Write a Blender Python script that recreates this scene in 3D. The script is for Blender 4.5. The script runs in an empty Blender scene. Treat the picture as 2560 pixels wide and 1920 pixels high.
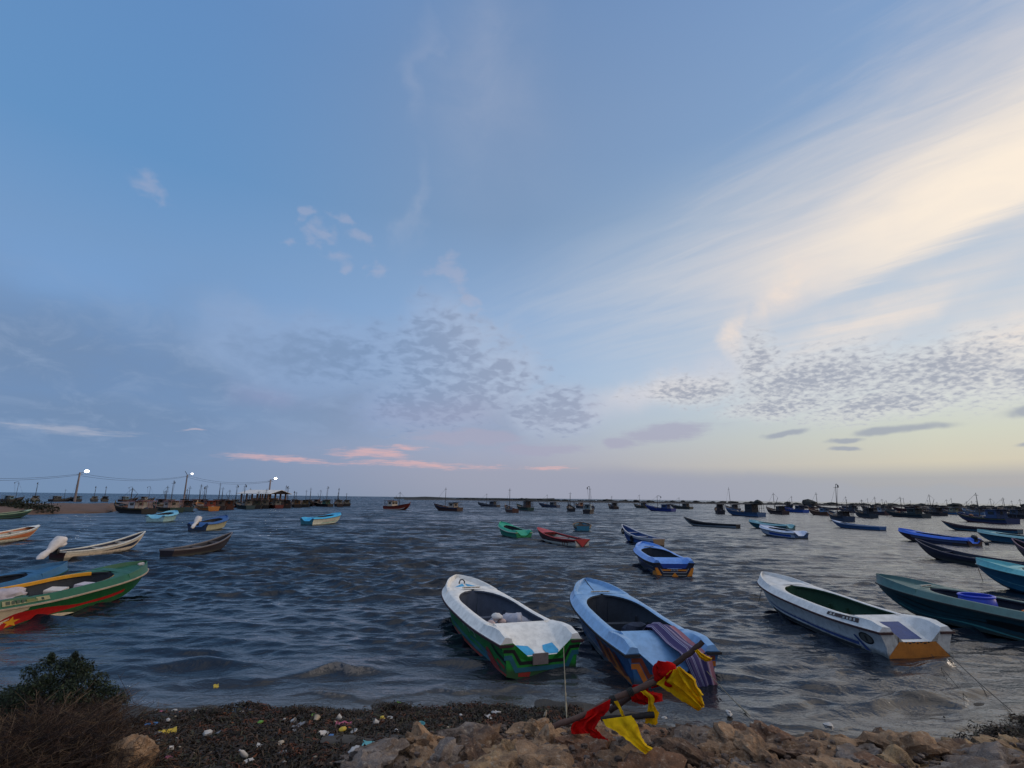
import bpy, math, random
import numpy as np
from mathutils import Matrix, Vector, noise
R = math.radians
random.seed(7)
rng = np.random.default_rng(7)
scene = bpy.context.scene
COL = scene.collection

# ------------------------------------------------------------------ camera
CAM_H, F_PX, PITCH, ROLL = 4.0, 1280.0, R(12.55), R(0.67)
cam_data = bpy.data.cameras.new('camera')
cam_data.lens, cam_data.sensor_width, cam_data.sensor_fit = 18.0, 36.0, 'HORIZONTAL'
cam_data.clip_start, cam_data.clip_end = 0.1, 30000
cam = bpy.data.objects.new('camera', cam_data)
COL.objects.link(cam)
cam.matrix_world = Matrix.Translation((0, 0, CAM_H)) @ Matrix.Rotation(math.pi/2 + PITCH, 4, 'X') @ Matrix.Rotation(ROLL, 4, 'Z')
scene.camera = cam
scene.view_settings.view_transform = 'Standard'
scene.view_settings.look = 'None'
scene.view_settings.exposure = 0.0
scene.view_settings.gamma = 1.0
scene.cycles.max_bounces = 6
scene.cycles.diffuse_bounces = 2
scene.cycles.glossy_bounces = 4
scene.cycles.use_denoising = True


def at(px, py, z=0.0):
    """the point at height z that the photograph shows at pixel (px, py)"""
    x, y = (px-1280)/F_PX, -(py-960)/F_PX
    c, s = math.cos(ROLL), math.sin(ROLL)
    x, y = x*c-y*s, x*s+y*c
    v = Vector((x, math.cos(PITCH)-y*math.sin(PITCH), math.sin(PITCH)+y*math.cos(PITCH)))
    k = (z-CAM_H)/v.z
    return Vector((0, 0, CAM_H)) + v*k


def lin(c):
    f = lambda u: u/12.92 if u <= .04045 else ((u+.055)/1.055)**2.4
    return (f(c[0]/255), f(c[1]/255), f(c[2]/255), 1)


# ------------------------------------------------------------------ node helper
class Nodes:
    def __init__(self, tree):
        self.t = tree
        tree.nodes.clear()

    def new(self, kind, **kw):
        n = self.t.nodes.new(kind)
        for k, v in kw.items():
            setattr(n, k, v)
        return n

    def put(self, sock, v):
        if isinstance(v, bpy.types.NodeSocket):
            self.t.links.new(v, sock)
        else:
            sock.default_value = v

    def m(self, op, a, b=0.0, c=0.0, clamp=False):
        n = self.new('ShaderNodeMath', operation=op, use_clamp=clamp)
        for i, v in enumerate((a, b, c)):
            self.put(n.inputs[i], v)
        return n.outputs[0]

    def add(self, a, b): return self.m('ADD', a, b)
    def sub(self, a, b): return self.m('SUBTRACT', a, b)
    def mul(self, a, b): return self.m('MULTIPLY', a, b)
    def mx(self, a, b): return self.m('MAXIMUM', a, b)

    def ss(self, v, lo, hi, a=0.0, b=1.0):
        n = self.new('ShaderNodeMapRange', interpolation_type='SMOOTHSTEP')
        for i, x in enumerate((v, lo, hi, a, b)):
            self.put(n.inputs[i], x)
        return n.outputs[0]

    def lr(self, v, lo, hi, a=0.0, b=1.0):
        n = self.new('ShaderNodeMapRange')
        for i, x in enumerate((v, lo, hi, a, b)):
            self.put(n.inputs[i], x)
        return n.outputs[0]

    def vec(self, x, y, z=0.0):
        n = self.new('ShaderNodeCombineXYZ')
        for i, v in enumerate((x, y, z)):
            self.put(n.inputs[i], v)
        return n.outputs[0]

    def noise(self, v, scale, detail=3.0, rough=0.5, dist=0.0):
        n = self.new('ShaderNodeTexNoise')
        self.put(n.inputs['Vector'], v)
        n.inputs['Scale'].default_value = scale
        n.inputs['Detail'].default_value = detail
        n.inputs['Roughness'].default_value = rough
        n.inputs['Distortion'].default_value = dist
        return n.outputs['Fac']

    def voro(self, v, scale, feature='F1', smooth=None):
        n = self.new('ShaderNodeTexVoronoi', feature=feature)
        self.put(n.inputs['Vector'], v)
        n.inputs['Scale'].default_value = scale
        return n.outputs['Distance']

    def ramp(self, v, stops):
        n = self.new('ShaderNodeValToRGB')
        cr = n.color_ramp
        while len(cr.elements) < len(stops):
            cr.elements.new(0.5)
        for e, (p, c) in zip(cr.elements, stops):
            e.position, e.color = p, c
        self.put(n.inputs[0], v)
        return n.outputs[0]

    def mix(self, f, a, b, blend='MIX'):
        n = self.new('ShaderNodeMix', data_type='RGBA', blend_type=blend)
        self.put(n.inputs[0], f)
        self.put(n.inputs[6], a)
        self.put(n.inputs[7], b)
        return n.outputs[2]


# ------------------------------------------------------------------ world: dusk sky
def build_world():
    w = bpy.data.worlds.new('World')
    scene.world = w
    w.use_nodes = True
    w.cycles.sampling_method, w.cycles.sample_map_resolution = 'MANUAL', 256
    N = Nodes(w.node_tree)
    tc = N.new('ShaderNodeTexCoord').outputs['Generated']
    sep = N.new('ShaderNodeSeparateXYZ')
    N.put(sep.inputs[0], tc)
    X, Y, Z = sep.outputs
    el0 = N.mul(N.m('ARCSINE', Z), 57.2958)
    az0 = N.mul(N.m('ARCTAN2', X, Y), 57.2958)
    elc = N.mx(el0, 0.0)

    def column(stops):  # upper stops and back: unseen sky brightened to light boats and water
        return N.ramp(N.lr(elc, 0, 90), [(e/90, lin(c)) for e, c in stops])
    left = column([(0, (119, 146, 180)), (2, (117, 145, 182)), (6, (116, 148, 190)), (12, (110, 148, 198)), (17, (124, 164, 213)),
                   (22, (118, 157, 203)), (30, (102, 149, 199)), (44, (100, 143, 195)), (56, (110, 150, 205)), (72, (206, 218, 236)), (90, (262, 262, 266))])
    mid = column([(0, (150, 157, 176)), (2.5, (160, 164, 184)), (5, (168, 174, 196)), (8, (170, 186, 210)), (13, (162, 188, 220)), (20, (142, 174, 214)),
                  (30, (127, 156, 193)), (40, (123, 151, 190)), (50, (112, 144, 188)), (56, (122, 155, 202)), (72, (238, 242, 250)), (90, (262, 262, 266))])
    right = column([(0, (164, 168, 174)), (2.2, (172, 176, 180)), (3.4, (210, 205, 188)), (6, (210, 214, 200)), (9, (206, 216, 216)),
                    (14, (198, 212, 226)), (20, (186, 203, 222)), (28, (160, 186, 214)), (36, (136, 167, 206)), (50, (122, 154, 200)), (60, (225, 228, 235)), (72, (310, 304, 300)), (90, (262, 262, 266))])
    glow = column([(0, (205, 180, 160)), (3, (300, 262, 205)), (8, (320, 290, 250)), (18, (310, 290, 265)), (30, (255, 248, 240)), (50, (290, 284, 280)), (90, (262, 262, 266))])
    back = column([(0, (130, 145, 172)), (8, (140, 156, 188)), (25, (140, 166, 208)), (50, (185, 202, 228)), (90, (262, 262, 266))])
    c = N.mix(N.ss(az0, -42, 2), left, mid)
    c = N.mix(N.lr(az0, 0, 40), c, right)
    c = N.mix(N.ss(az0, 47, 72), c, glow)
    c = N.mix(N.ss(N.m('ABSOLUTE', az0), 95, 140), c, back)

    # physical twilight sky, a share of it under the column colours
    sky = N.new('ShaderNodeTexSky', sky_type='NISHITA', sun_disc=False)
    sky.sun_elevation, sky.sun_rotation = R(2.0), R(68)
    sky.altitude, sky.air_density, sky.dust_density = 0, 1.0, 1.0
    skyc = N.mix(1.0, sky.outputs[0], (0.10, 0.10, 0.10, 1), 'MULTIPLY')
    c = N.mix(0.06, c, skyc)

    # warps
    wn = N.new('ShaderNodeTexNoise')
    N.put(wn.inputs['Vector'], tc)
    wn.inputs['Scale'].default_value, wn.inputs['Detail'].default_value = 7.0, 5.0
    ws = N.new('ShaderNodeSeparateXYZ')
    N.put(ws.inputs[0], wn.outputs['Color'])
    az = N.add(az0, N.mul(N.sub(ws.outputs[0], 0.5), 14.0))
    # the warp flattens towards the horizon
    el = N.add(el0, N.mul(N.sub(ws.outputs[1], 0.5), N.lr(el0, 0, 25, 0.8, 9.0)))

    def blob(a0, e0, ra, re, tilt=0.0, a=None, e=None):
        u, v = N.sub(a or az, a0), N.sub(e or el, e0)
        if tilt:
            ct, st = math.cos(R(tilt)), math.sin(R(tilt))
            u, v = N.add(N.mul(u, ct), N.mul(v, st)), N.sub(N.mul(v, ct), N.mul(u, st))
        q = N.add(N.m('POWER', N.m('ABSOLUTE', N.mul(u, 1/ra)), 2.0), N.m('POWER', N.m('ABSOLUTE', N.mul(v, 1/re)), 2.0))
        return N.m('EXPONENT', N.mul(q, -1.0))

    def union(*b):
        r = b[0]
        for x in b[1:]:
            r = N.mx(r, x)
        return r

    # cloud layer coordinates: directions met by a level sheet overhead
    zz = N.add(N.mx(Z, 0.0), 0.03)
    px, py = N.m('DIVIDE', X, zz), N.m('DIVIDE', Y, zz)
    plane = N.vec(px, py)
    al = N.add(N.mul(px, .68), N.mul(py, -.73))
    ac = N.add(N.mul(px, .73), N.mul(py, .68))
    fibre = N.noise(N.vec(N.mul(al, .9), N.mul(ac, 4.2)), 1.6, 6, .58, .6)
    fine = N.noise(plane, 3.2, 6, .6, .4)
    pn = N.noise(plane, 1.1, 4, .5)

    zc = N.add(N.mx(Z, 0.0), 0.30)
    plane2 = N.vec(N.m('DIVIDE', X, zc), N.m('DIVIDE', Y, zc))
    cell = N.noise(plane2, 18.0, 2.5, .55, .3)
    mott = N.noise(plane2, 6.0, 6.0, .62, .5)

    # stratus sheet, left
    s = union(blob(-46, 11.8, 18, 5.2), blob(-28, 12.2, 18, 5.4), blob(-39, 6.6, 15, 3.0), blob(-17, 9.6, 14, 4.0), blob(-6, 8.6, 10, 2.6))
    c = N.mix(N.mul(N.mul(s, N.ss(mott, .22, .55, .78, 1.0)), .95), c, N.mix(N.ss(az0, -30, -4), lin((114, 140, 175)), lin((136, 152, 180))))
    c = N.mix(N.mul(N.mul(s, N.ss(mott, .46, .70)), .50), c, lin((144, 166, 198)))
    c = N.mix(N.mul(blob(-26, 10.2, 3.2, 1.2), .35), c, lin((152, 152, 186)))

    # altocumulus, centre: dark puffs with bright gaps, breaking up at the rim
    s = union(blob(-22, 14.6, 11, 4.2), blob(-9.0, 15.6, 7, 5.8), blob(-3.0, 12.4, 5.5, 4.2), blob(4.6, 9.6, 5.2, 2.4), blob(-9, 10.5, 9, 3.5))
    c = N.mix(N.mul(N.ss(s, .05, .75), .60), c, N.mix(N.ss(az0, -18, 2), lin((148, 174, 211)), lin((182, 193, 214))))
    dns = N.add(N.mul(s, 1.1), N.mul(N.sub(cell, .5), N.ss(az0, -28, -10, .9, 3.0)))
    dark = N.mix(N.ss(az0, -18, 4), lin((120, 145, 180)), lin((140, 152, 178)))
    mid_ = N.mix(N.ss(az0, -18, 4), lin((136, 161, 198)), lin((160, 172, 196)))
    c = N.mix(N.mul(N.mul(N.ss(dns, .18, 1.15), N.ss(s, .03, .3)), .70), c, N.mix(N.ss(dns, .5, 1.25), mid_, dark))
    c = N.mix(N.mul(blob(-9, 9.0, 8, 2.0), .35), c, lin((158, 158, 186)))
    # small puffs above it
    s = union(blob(-21.6, 26.1, 1.5, .9), blob(-23.5, 27.8, 1.3, .8), blob(-17.9, 26.4, 1.3, .9), blob(-16.2, 24.4, 1.3, .8), blob(-24.9, 25.7, 1.6, .8),
              blob(-8.8, 24.2, 2.6, 1.6), blob(-39.1, 26.6, 1.9, .8), blob(-20, 24.2, 1.6, .8), blob(-19.8, 28.0, 1.1, .7), blob(-5, 21.8, 2.6, 1.1))
    c = N.mix(N.mul(N.mul(N.ss(N.add(s, N.mul(N.sub(cell, .5), 2.4)), .25, 1.1), N.ss(s, .05, .5)), .32), c, lin((182, 180, 198)))

    # cirrus sweep, right: wide veil, bright core near the edge of view
    veil = N.mul(N.ss(ac, 1.15, 1.95), N.ss(ac, 5.0, 2.4))
    veil = N.mul(veil, N.ss(al, -2.6, -0.7))
    c = N.mix(N.mul(N.mul(veil, N.ss(fibre, .22, .72, .30, 1.0)), .62), c, lin((206, 208, 214)))
    bl = N.add(N.mul(px, .22), N.mul(py, -.975))
    bc = N.add(N.mul(px, .975), N.mul(py, .22))
    fib2 = N.noise(N.vec(N.mul(al, 1.1), N.mul(ac, 4.6)), 2.0, 6, .6, .7)
    warm = N.mul(N.ss(N.add(bc, N.mul(N.sub(fib2, .5), .55)), .80, 1.55), N.ss(N.add(bc, N.mul(N.sub(fib2, .5), .3)), 2.0, 1.82))
    warm = N.mul(warm, N.ss(N.add(bl, N.mul(N.sub(pn, .5), 1.0)), -2.5, -1.1))
    c = N.mix(N.mul(warm, .70), c, lin((228, 219, 214)))
    fw = N.add(bc, N.mul(N.sub(fib2, .5), .24))
    core = N.mul(N.mul(N.ss(fw, 1.22, 1.64), N.ss(fw, 2.03, 1.80)), N.ss(fine, .25, .6, .80, 1.0))
    core = N.mul(core, N.ss(N.add(bl, N.mul(N.sub(pn, .5), .8)), -2.0, -1.05))
    c = N.mix(N.mul(core, .90), c, lin((255, 240, 221)))
    # warm cloud low at the right edge and the curl
    c = N.mix(N.mul(union(blob(48, 13.2, 5.5, 2.8, 18), blob(38, 17, 8, 1.6, 20)), N.ss(fibre, .2, .7, .35, .8)), c, lin((246, 230, 216)))
    curl = N.mul(union(blob(26.8, 18.0, 3.0, 1.3, 42), blob(24.2, 16.2, .9, 2.0), blob(30.5, 20.6, 5, 1.5, 34)), N.ss(mott, .3, .62, .35, 1.0))
    c = N.mix(N.mul(curl, .80), c, lin((240, 224, 212)))
    c = N.mix(N.mul(blob(17, 11.4, 8, 1.4, 14), .55), c, lin((224, 214, 218)))
    # faint upright wisps, high centre
    c = N.mix(N.mul(N.mul(union(blob(-12.3, 43.5, 1.4, 5, 8), blob(-12.9, 31.0, 1.0, 4, -8), blob(-4, 44, 7, 9)), N.ss(mott, .3, .7, .4, 1.0)), .24), c, lin((186, 190, 206)))

    # altocumulus, right
    cell2 = N.noise(plane2, 40.0, 2.5, .55, .25)
    s = union(blob(20, 11.4, 6.5, 1.6, 5), blob(31.5, 11.4, 8.5, 2.9, 4), blob(41, 11.0, 9, 2.9), blob(35.5, 8.6, 6.0, 1.6, 8), blob(27, 14.0, 2.6, 2), blob(48, 9.6, 5, 1.8), blob(28, 9.0, 5, 1.2))
    dns = N.add(s, N.mul(N.sub(cell2, .5), 2.3))
    c = N.mix(N.mul(N.ss(s, .05, .9), .5), c, lin((230, 228, 224)))
    c = N.mix(N.mul(N.mul(N.ss(dns, .15, 1.1), N.ss(s, .05, .3)), .82), c, N.mix(N.ss(dns, .5, 1.3), lin((188, 191, 200)), lin((152, 159, 176))))

    # small dark bars
    ea = N.add(el0, N.mul(N.sub(ws.outputs[1], 0.5), 2.2))
    s = union(blob(37.5, 6.3, 3.4, .42, 4, e=ea), blob(33.9, 5.45, 2.2, .30, 3, e=ea), blob(34.0, 4.7, 1.6, .25, e=ea), blob(44.5, 4.7, 2.0, .24, e=ea), blob(46, 7.2, 2.2, .5, e=ea),
              blob(27.8, 6.3, 2.6, .35, 5, e=ea), blob(46.5, 3.4, 2.4, .15, e=ea))
    c = N.mix(N.mul(N.ss(s, .2, .8), .72), c, lin((150, 158, 176)))
    s = union(blob(17.5, 7.0, 5.0, 1.1, 6, e=ea), blob(13.0, 5.8, 3.0, .7, e=ea), blob(3.0, 5.4, 5, .7, e=ea), blob(-4, 6.6, 6, .9, e=ea))
    c = N.mix(N.mul(N.ss(N.add(s, N.mul(N.sub(fine, .5), .8)), .2, .75), .70), c, lin((166, 166, 188)))

    # lavender bank low over the centre
    bank = N.ss(N.add(el0, N.mul(N.sub(ws.outputs[1], .5), 3.0)), N.ss(az0, 12, 40, 4.2, 1.5), N.ss(az0, 12, 40, 2.2, 1.0))
    bank = N.mul(bank, N.ss(az0, -20, 4))
    c = N.mix(N.mul(bank, .72), c, N.mix(N.ss(az0, 12, 46), lin((158, 162, 180)), lin((168, 172, 178))))
    # pink streaks
    s = union(blob(-14.6, 4.6, 4.4, .60, -3, e=ea), blob(-9.5, 3.5, 8, .45, e=ea), blob(-23.5, 3.55, 6.5, .36, e=ea), blob(4.0, 3.35, 4.2, .28, e=ea), blob(-10.5, 5.3, 3.4, .3, e=ea), blob(-41, 5.3, 5, .35, e=ea), blob(-32, 6.0, 2, .12, e=ea))
    c = N.mix(N.mul(N.mul(N.ss(N.add(s, N.mul(N.sub(fine, .5), 2.0)), .15, 1.15), N.ss(s, .04, .4)), .66), c, N.mix(N.ss(az0, -36, -24), lin((172, 178, 196)), lin((226, 180, 178))))

    c = N.mix(N.ss(el0, -4.0, -0.2), (0.02, 0.025, 0.03, 1), c)
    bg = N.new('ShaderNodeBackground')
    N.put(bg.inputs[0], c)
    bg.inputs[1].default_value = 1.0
    out = N.new('ShaderNodeOutputWorld')
    N.t.links.new(bg.outputs[0], out.inputs[0])


build_world()

# the sun has just gone down to the right: a wide, weak, warm last light
sl = bpy.data.lights.new('sun', 'SUN')
sl.energy, sl.angle, sl.color = 0.5, R(25), (1.0, 0.82, 0.66)
sun = bpy.data.objects.new('sun', sl)
COL.objects.link(sun)
sun.rotation_euler = Vector((-math.sin(R(68)), -math.cos(R(68)), -math.tan(R(9)))).to_track_quat('-Z', 'Y').to_euler()

# ------------------------------------------------------------------ materials
MATS = {}


def paint(name, c, rough=0.42, wear=0.25, grime=(60, 50, 42), scale=5.0, spec=0.4, bump=0.0, line=False):
    """painted / bare surface: base colour with mottling, streaks and specks of dirt that belong to it"""
    if name in MATS:
        return MATS[name]
    m = bpy.data.materials.new(name)
    m.use_nodes = True
    N = Nodes(m.node_tree)
    tc = N.new('ShaderNodeTexCoord').outputs['Object']
    col = lin(c)
    n1 = N.noise(tc, scale, 5, .6)
    n2 = N.noise(tc, scale*5.5, 4, .65)
    base = N.mix(N.ss(n1, .35, .7), col, tuple(x*.78 for x in col[:3]) + (1,))
    base = N.mix(N.mul(N.ss(n2, .56, .74), wear), base, lin(grime))
    if line:                       # slime and scum line just above the water, runs of dirt below the rail
        q = N.new('ShaderNodeSeparateXYZ')
        N.put(q.inputs[0], tc)
        scum = N.ss(N.sub(q.outputs[2], N.mul(n1, .16)), .10, -.03)
        base = N.mix(N.mul(scum, .75), base, (.030, .032, .022, 1))
        run = N.noise(N.vec(N.mul(q.outputs[0], 9), N.mul(q.outputs[1], 9), N.mul(q.outputs[2], .9)), 1.0, 4, .6)
        base = N.mix(N.mul(N.ss(run, .56, .74), wear*1.1), base, lin(grime))
    p = N.new('ShaderNodeBsdfPrincipled')
    N.put(p.inputs['Base Color'], base)
    N.put(p.inputs['Roughness'], N.lr(n2, .3, .7, rough*.85, min(1, rough*1.25)))
    p.inputs['Specular IOR Level'].default_value = spec
    if bump:
        b = N.new('ShaderNodeBump')
        b.inputs['Strength'].default_value = 0.6
        b.inputs['Distance'].default_value = bump
        N.put(b.inputs['Height'], N.add(n1, N.mul(n2, .5)))
        N.t.links.new(b.outputs[0], p.inputs['Normal'])
    o = N.new('ShaderNodeOutputMaterial')
    N.t.links.new(p.outputs[0], o.inputs[0])
    MATS[name] = m
    return m


# ------------------------------------------------------------------ mesh helper
class MB:
    def __init__(self):
        self.v, self.f, self.mi = [], [], []

    def add(self, vs, fs, mi=0):
        b = len(self.v)
        self.v += [tuple(p) for p in vs]
        self.f += [tuple(i+b for i in f) for f in fs]
        self.mi += [mi]*len(fs)

    def box(self, c, s, mi=0, rz=0.0, taper=1.0):
        x, y, z = s[0]/2, s[1]/2, s[2]/2
        vs = []
        for k, t in ((-1, 1.0), (1, taper)):
            for a, b in ((-1, -1), (1, -1), (1, 1), (-1, 1)):
                u, w = a*x*t, b*y*t
                vs.append((c[0]+u*math.cos(rz)-w*math.sin(rz), c[1]+u*math.sin(rz)+w*math.cos(rz), c[2]+k*z))
        self.add(vs, [(3, 2, 1, 0), (4, 5, 6, 7), (0, 1, 5, 4), (1, 2, 6, 5), (2, 3, 7, 6), (3, 0, 4, 7)], mi)

    def tube(self, pts, r, n=6, mi=0, cap=True):
        pts = [Vector(p) for p in pts]
        rs = r if isinstance(r, (list, tuple)) else [r]*len(pts)
        rings = []
        up = Vector((0.13, 0.21, 1)).normalized()
        for i, p in enumerate(pts):
            d = (pts[min(i+1, len(pts)-1)]-pts[max(i-1, 0)])
            d = d.normalized() if d.length > 1e-9 else Vector((0, 0, 1))
            a = d.cross(up)
            if a.length < 1e-3:
                a = d.cross(Vector((1, 0, 0)))
            a.normalize()
            b = d.cross(a)
            rings.append([p + (a*math.cos(2*math.pi*k/n) + b*math.sin(2*math.pi*k/n))*rs[i] for k in range(n)])
        vs = [q for rg in rings for q in rg]
        fs = [(i*n+k, i*n+(k+1) % n, (i+1)*n+(k+1) % n, (i+1)*n+k) for i in range(len(pts)-1) for k in range(n)]
        if cap:
            fs += [tuple(range(n-1, -1, -1)), tuple(range((len(pts)-1)*n, len(pts)*n))]
        self.add(vs, fs, mi)

    def loft(self, rings, mi=0, closed=False, skip=None):
        n = len(rings[0])
        vs = [q for rg in rings for q in rg]
        fs = []
        for i in range(len(rings)-1):
            for k in range(n if closed else n-1):
                if skip and skip(i, k):
                    continue
                fs.append((i*n+k, i*n+(k+1) % n, (i+1)*n+(k+1) % n, (i+1)*n+k))
        self.add(vs, fs, mi)

    def lathe(self, prof, n=20, c=(0, 0, 0), mi=0):
        rings = [[(c[0]+r*math.cos(2*math.pi*k/n), c[1]+r*math.sin(2*math.pi*k/n), c[2]+z) for k in range(n)] for r, z in prof]
        self.loft(rings, mi, closed=True)

    def rock(self, c, s, seed, n=14, rough=.22, mi=0, rz=0.0, jag=0.0, planes=11, lo=.62):
        """an uneven boulder: a sphere cut by random planes, then roughened"""
        g = np.random.default_rng(seed)
        m = n
        dirs = []
        for i in range(m+1):
            for k in range(2*m):
                t, p = math.pi*i/m, 2*math.pi*k/(2*m)
                dirs.append((math.sin(t)*math.cos(p), math.sin(t)*math.sin(p), math.cos(t)))
        d = np.array(dirs)
        pl = g.normal(size=(planes, 3))
        pl /= np.linalg.norm(pl, axis=1)[:, None]
        off = g.uniform(lo, .98, planes)
        rad = np.full(len(d), 1.0)
        for q, o in zip(pl, off):
            dt = d @ q
            rad = np.minimum(rad, np.where(dt > .05, o/np.maximum(dt, .05), 9))
        for fr, am in ((2.3, .10), (5.1, .06), (11, .035)):
            ph = g.uniform(0, 6.28, 3)
            w = g.normal(size=(3, 3))*fr*.5
            rad += rough*am*4*np.prod(np.sin(d @ w + ph), axis=1)
        if jag:
            o3 = Vector(g.uniform(-50, 50, 3).tolist())
            for q in range(len(d)):
                w3 = Vector(d[q].tolist())
                rad[q] += jag*(noise.fractal(w3*1.9+o3, .8, 2.2, 5)*.9-abs(noise.noise(w3*2.7-o3))*.55)
        v = d*rad[:, None]*np.array(s)/2
        cz, sz = math.cos(rz), math.sin(rz)
        v = np.stack([v[:, 0]*cz-v[:, 1]*sz, v[:, 0]*sz+v[:, 1]*cz, v[:, 2]], 1)+np.array(c)
        fs = [(i*2*m+k, (i+1)*2*m+k, (i+1)*2*m+(k+1) % (2*m), i*2*m+(k+1) % (2*m)) for i in range(m) for k in range(2*m)]
        self.add(v.tolist(), fs, mi)

    def build(self, name, mats, parent=None, smooth=True, angle=38, weld=False):
        me = bpy.data.meshes.new(name)
        me.from_pydata(self.v, [], self.f)
        for m in (mats if isinstance(mats, (list, tuple)) else [mats]):
            me.materials.append(m)
        me.polygons.foreach_set('material_index', self.mi)
        me.validate()
        me.update()
        if weld:
            import bmesh
            bm = bmesh.new()
            bm.from_mesh(me)
            bmesh.ops.remove_doubles(bm, verts=bm.verts, dist=1e-4)
            bmesh.ops.recalc_face_normals(bm, faces=bm.faces)
            bm.to_mesh(me)
            bm.free()
        if smooth:
            me.polygons.foreach_set('use_smooth', [True]*len(me.polygons))
            me.set_sharp_from_angle(angle=R(angle))
        o = bpy.data.objects.new(name, me)
        COL.objects.link(o)
        if parent:
            o.parent = parent
        return o


def tag(o, label, cat, group=None, kind=None):
    if label:
        o['label'] = label
    if cat:
        o['category'] = cat
    if group:
        o['group'] = group
    if kind:
        o['kind'] = kind
    return o


def thing(name, label, cat, loc, rz=0.0, group=None):
    o = bpy.data.objects.new(name, None)
    COL.objects.link(o)
    o.empty_display_size = .2
    o.location, o.rotation_euler = loc, (0, 0, rz)
    return tag(o, label, cat, group)


def ss(a, b, x):
    t = min(1, max(0, (x-a)/(b-a)))
    return t*t*(3-2*t)


# ------------------------------------------------------------------ water
SHORE = [(-30, 11.5), (-9, 10.9), (-6, 10.75), (-2.8, 11.0), (0, 11.1), (1.6, 11.3), (3.4, 10.3), (5.2, 9.9), (7.2, 9.8), (9.6, 10.6), (12.5, 12.0), (30, 17)]


def shore_y(x):
    xs, ys = zip(*SHORE)
    return np.interp(x, xs, ys)


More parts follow.
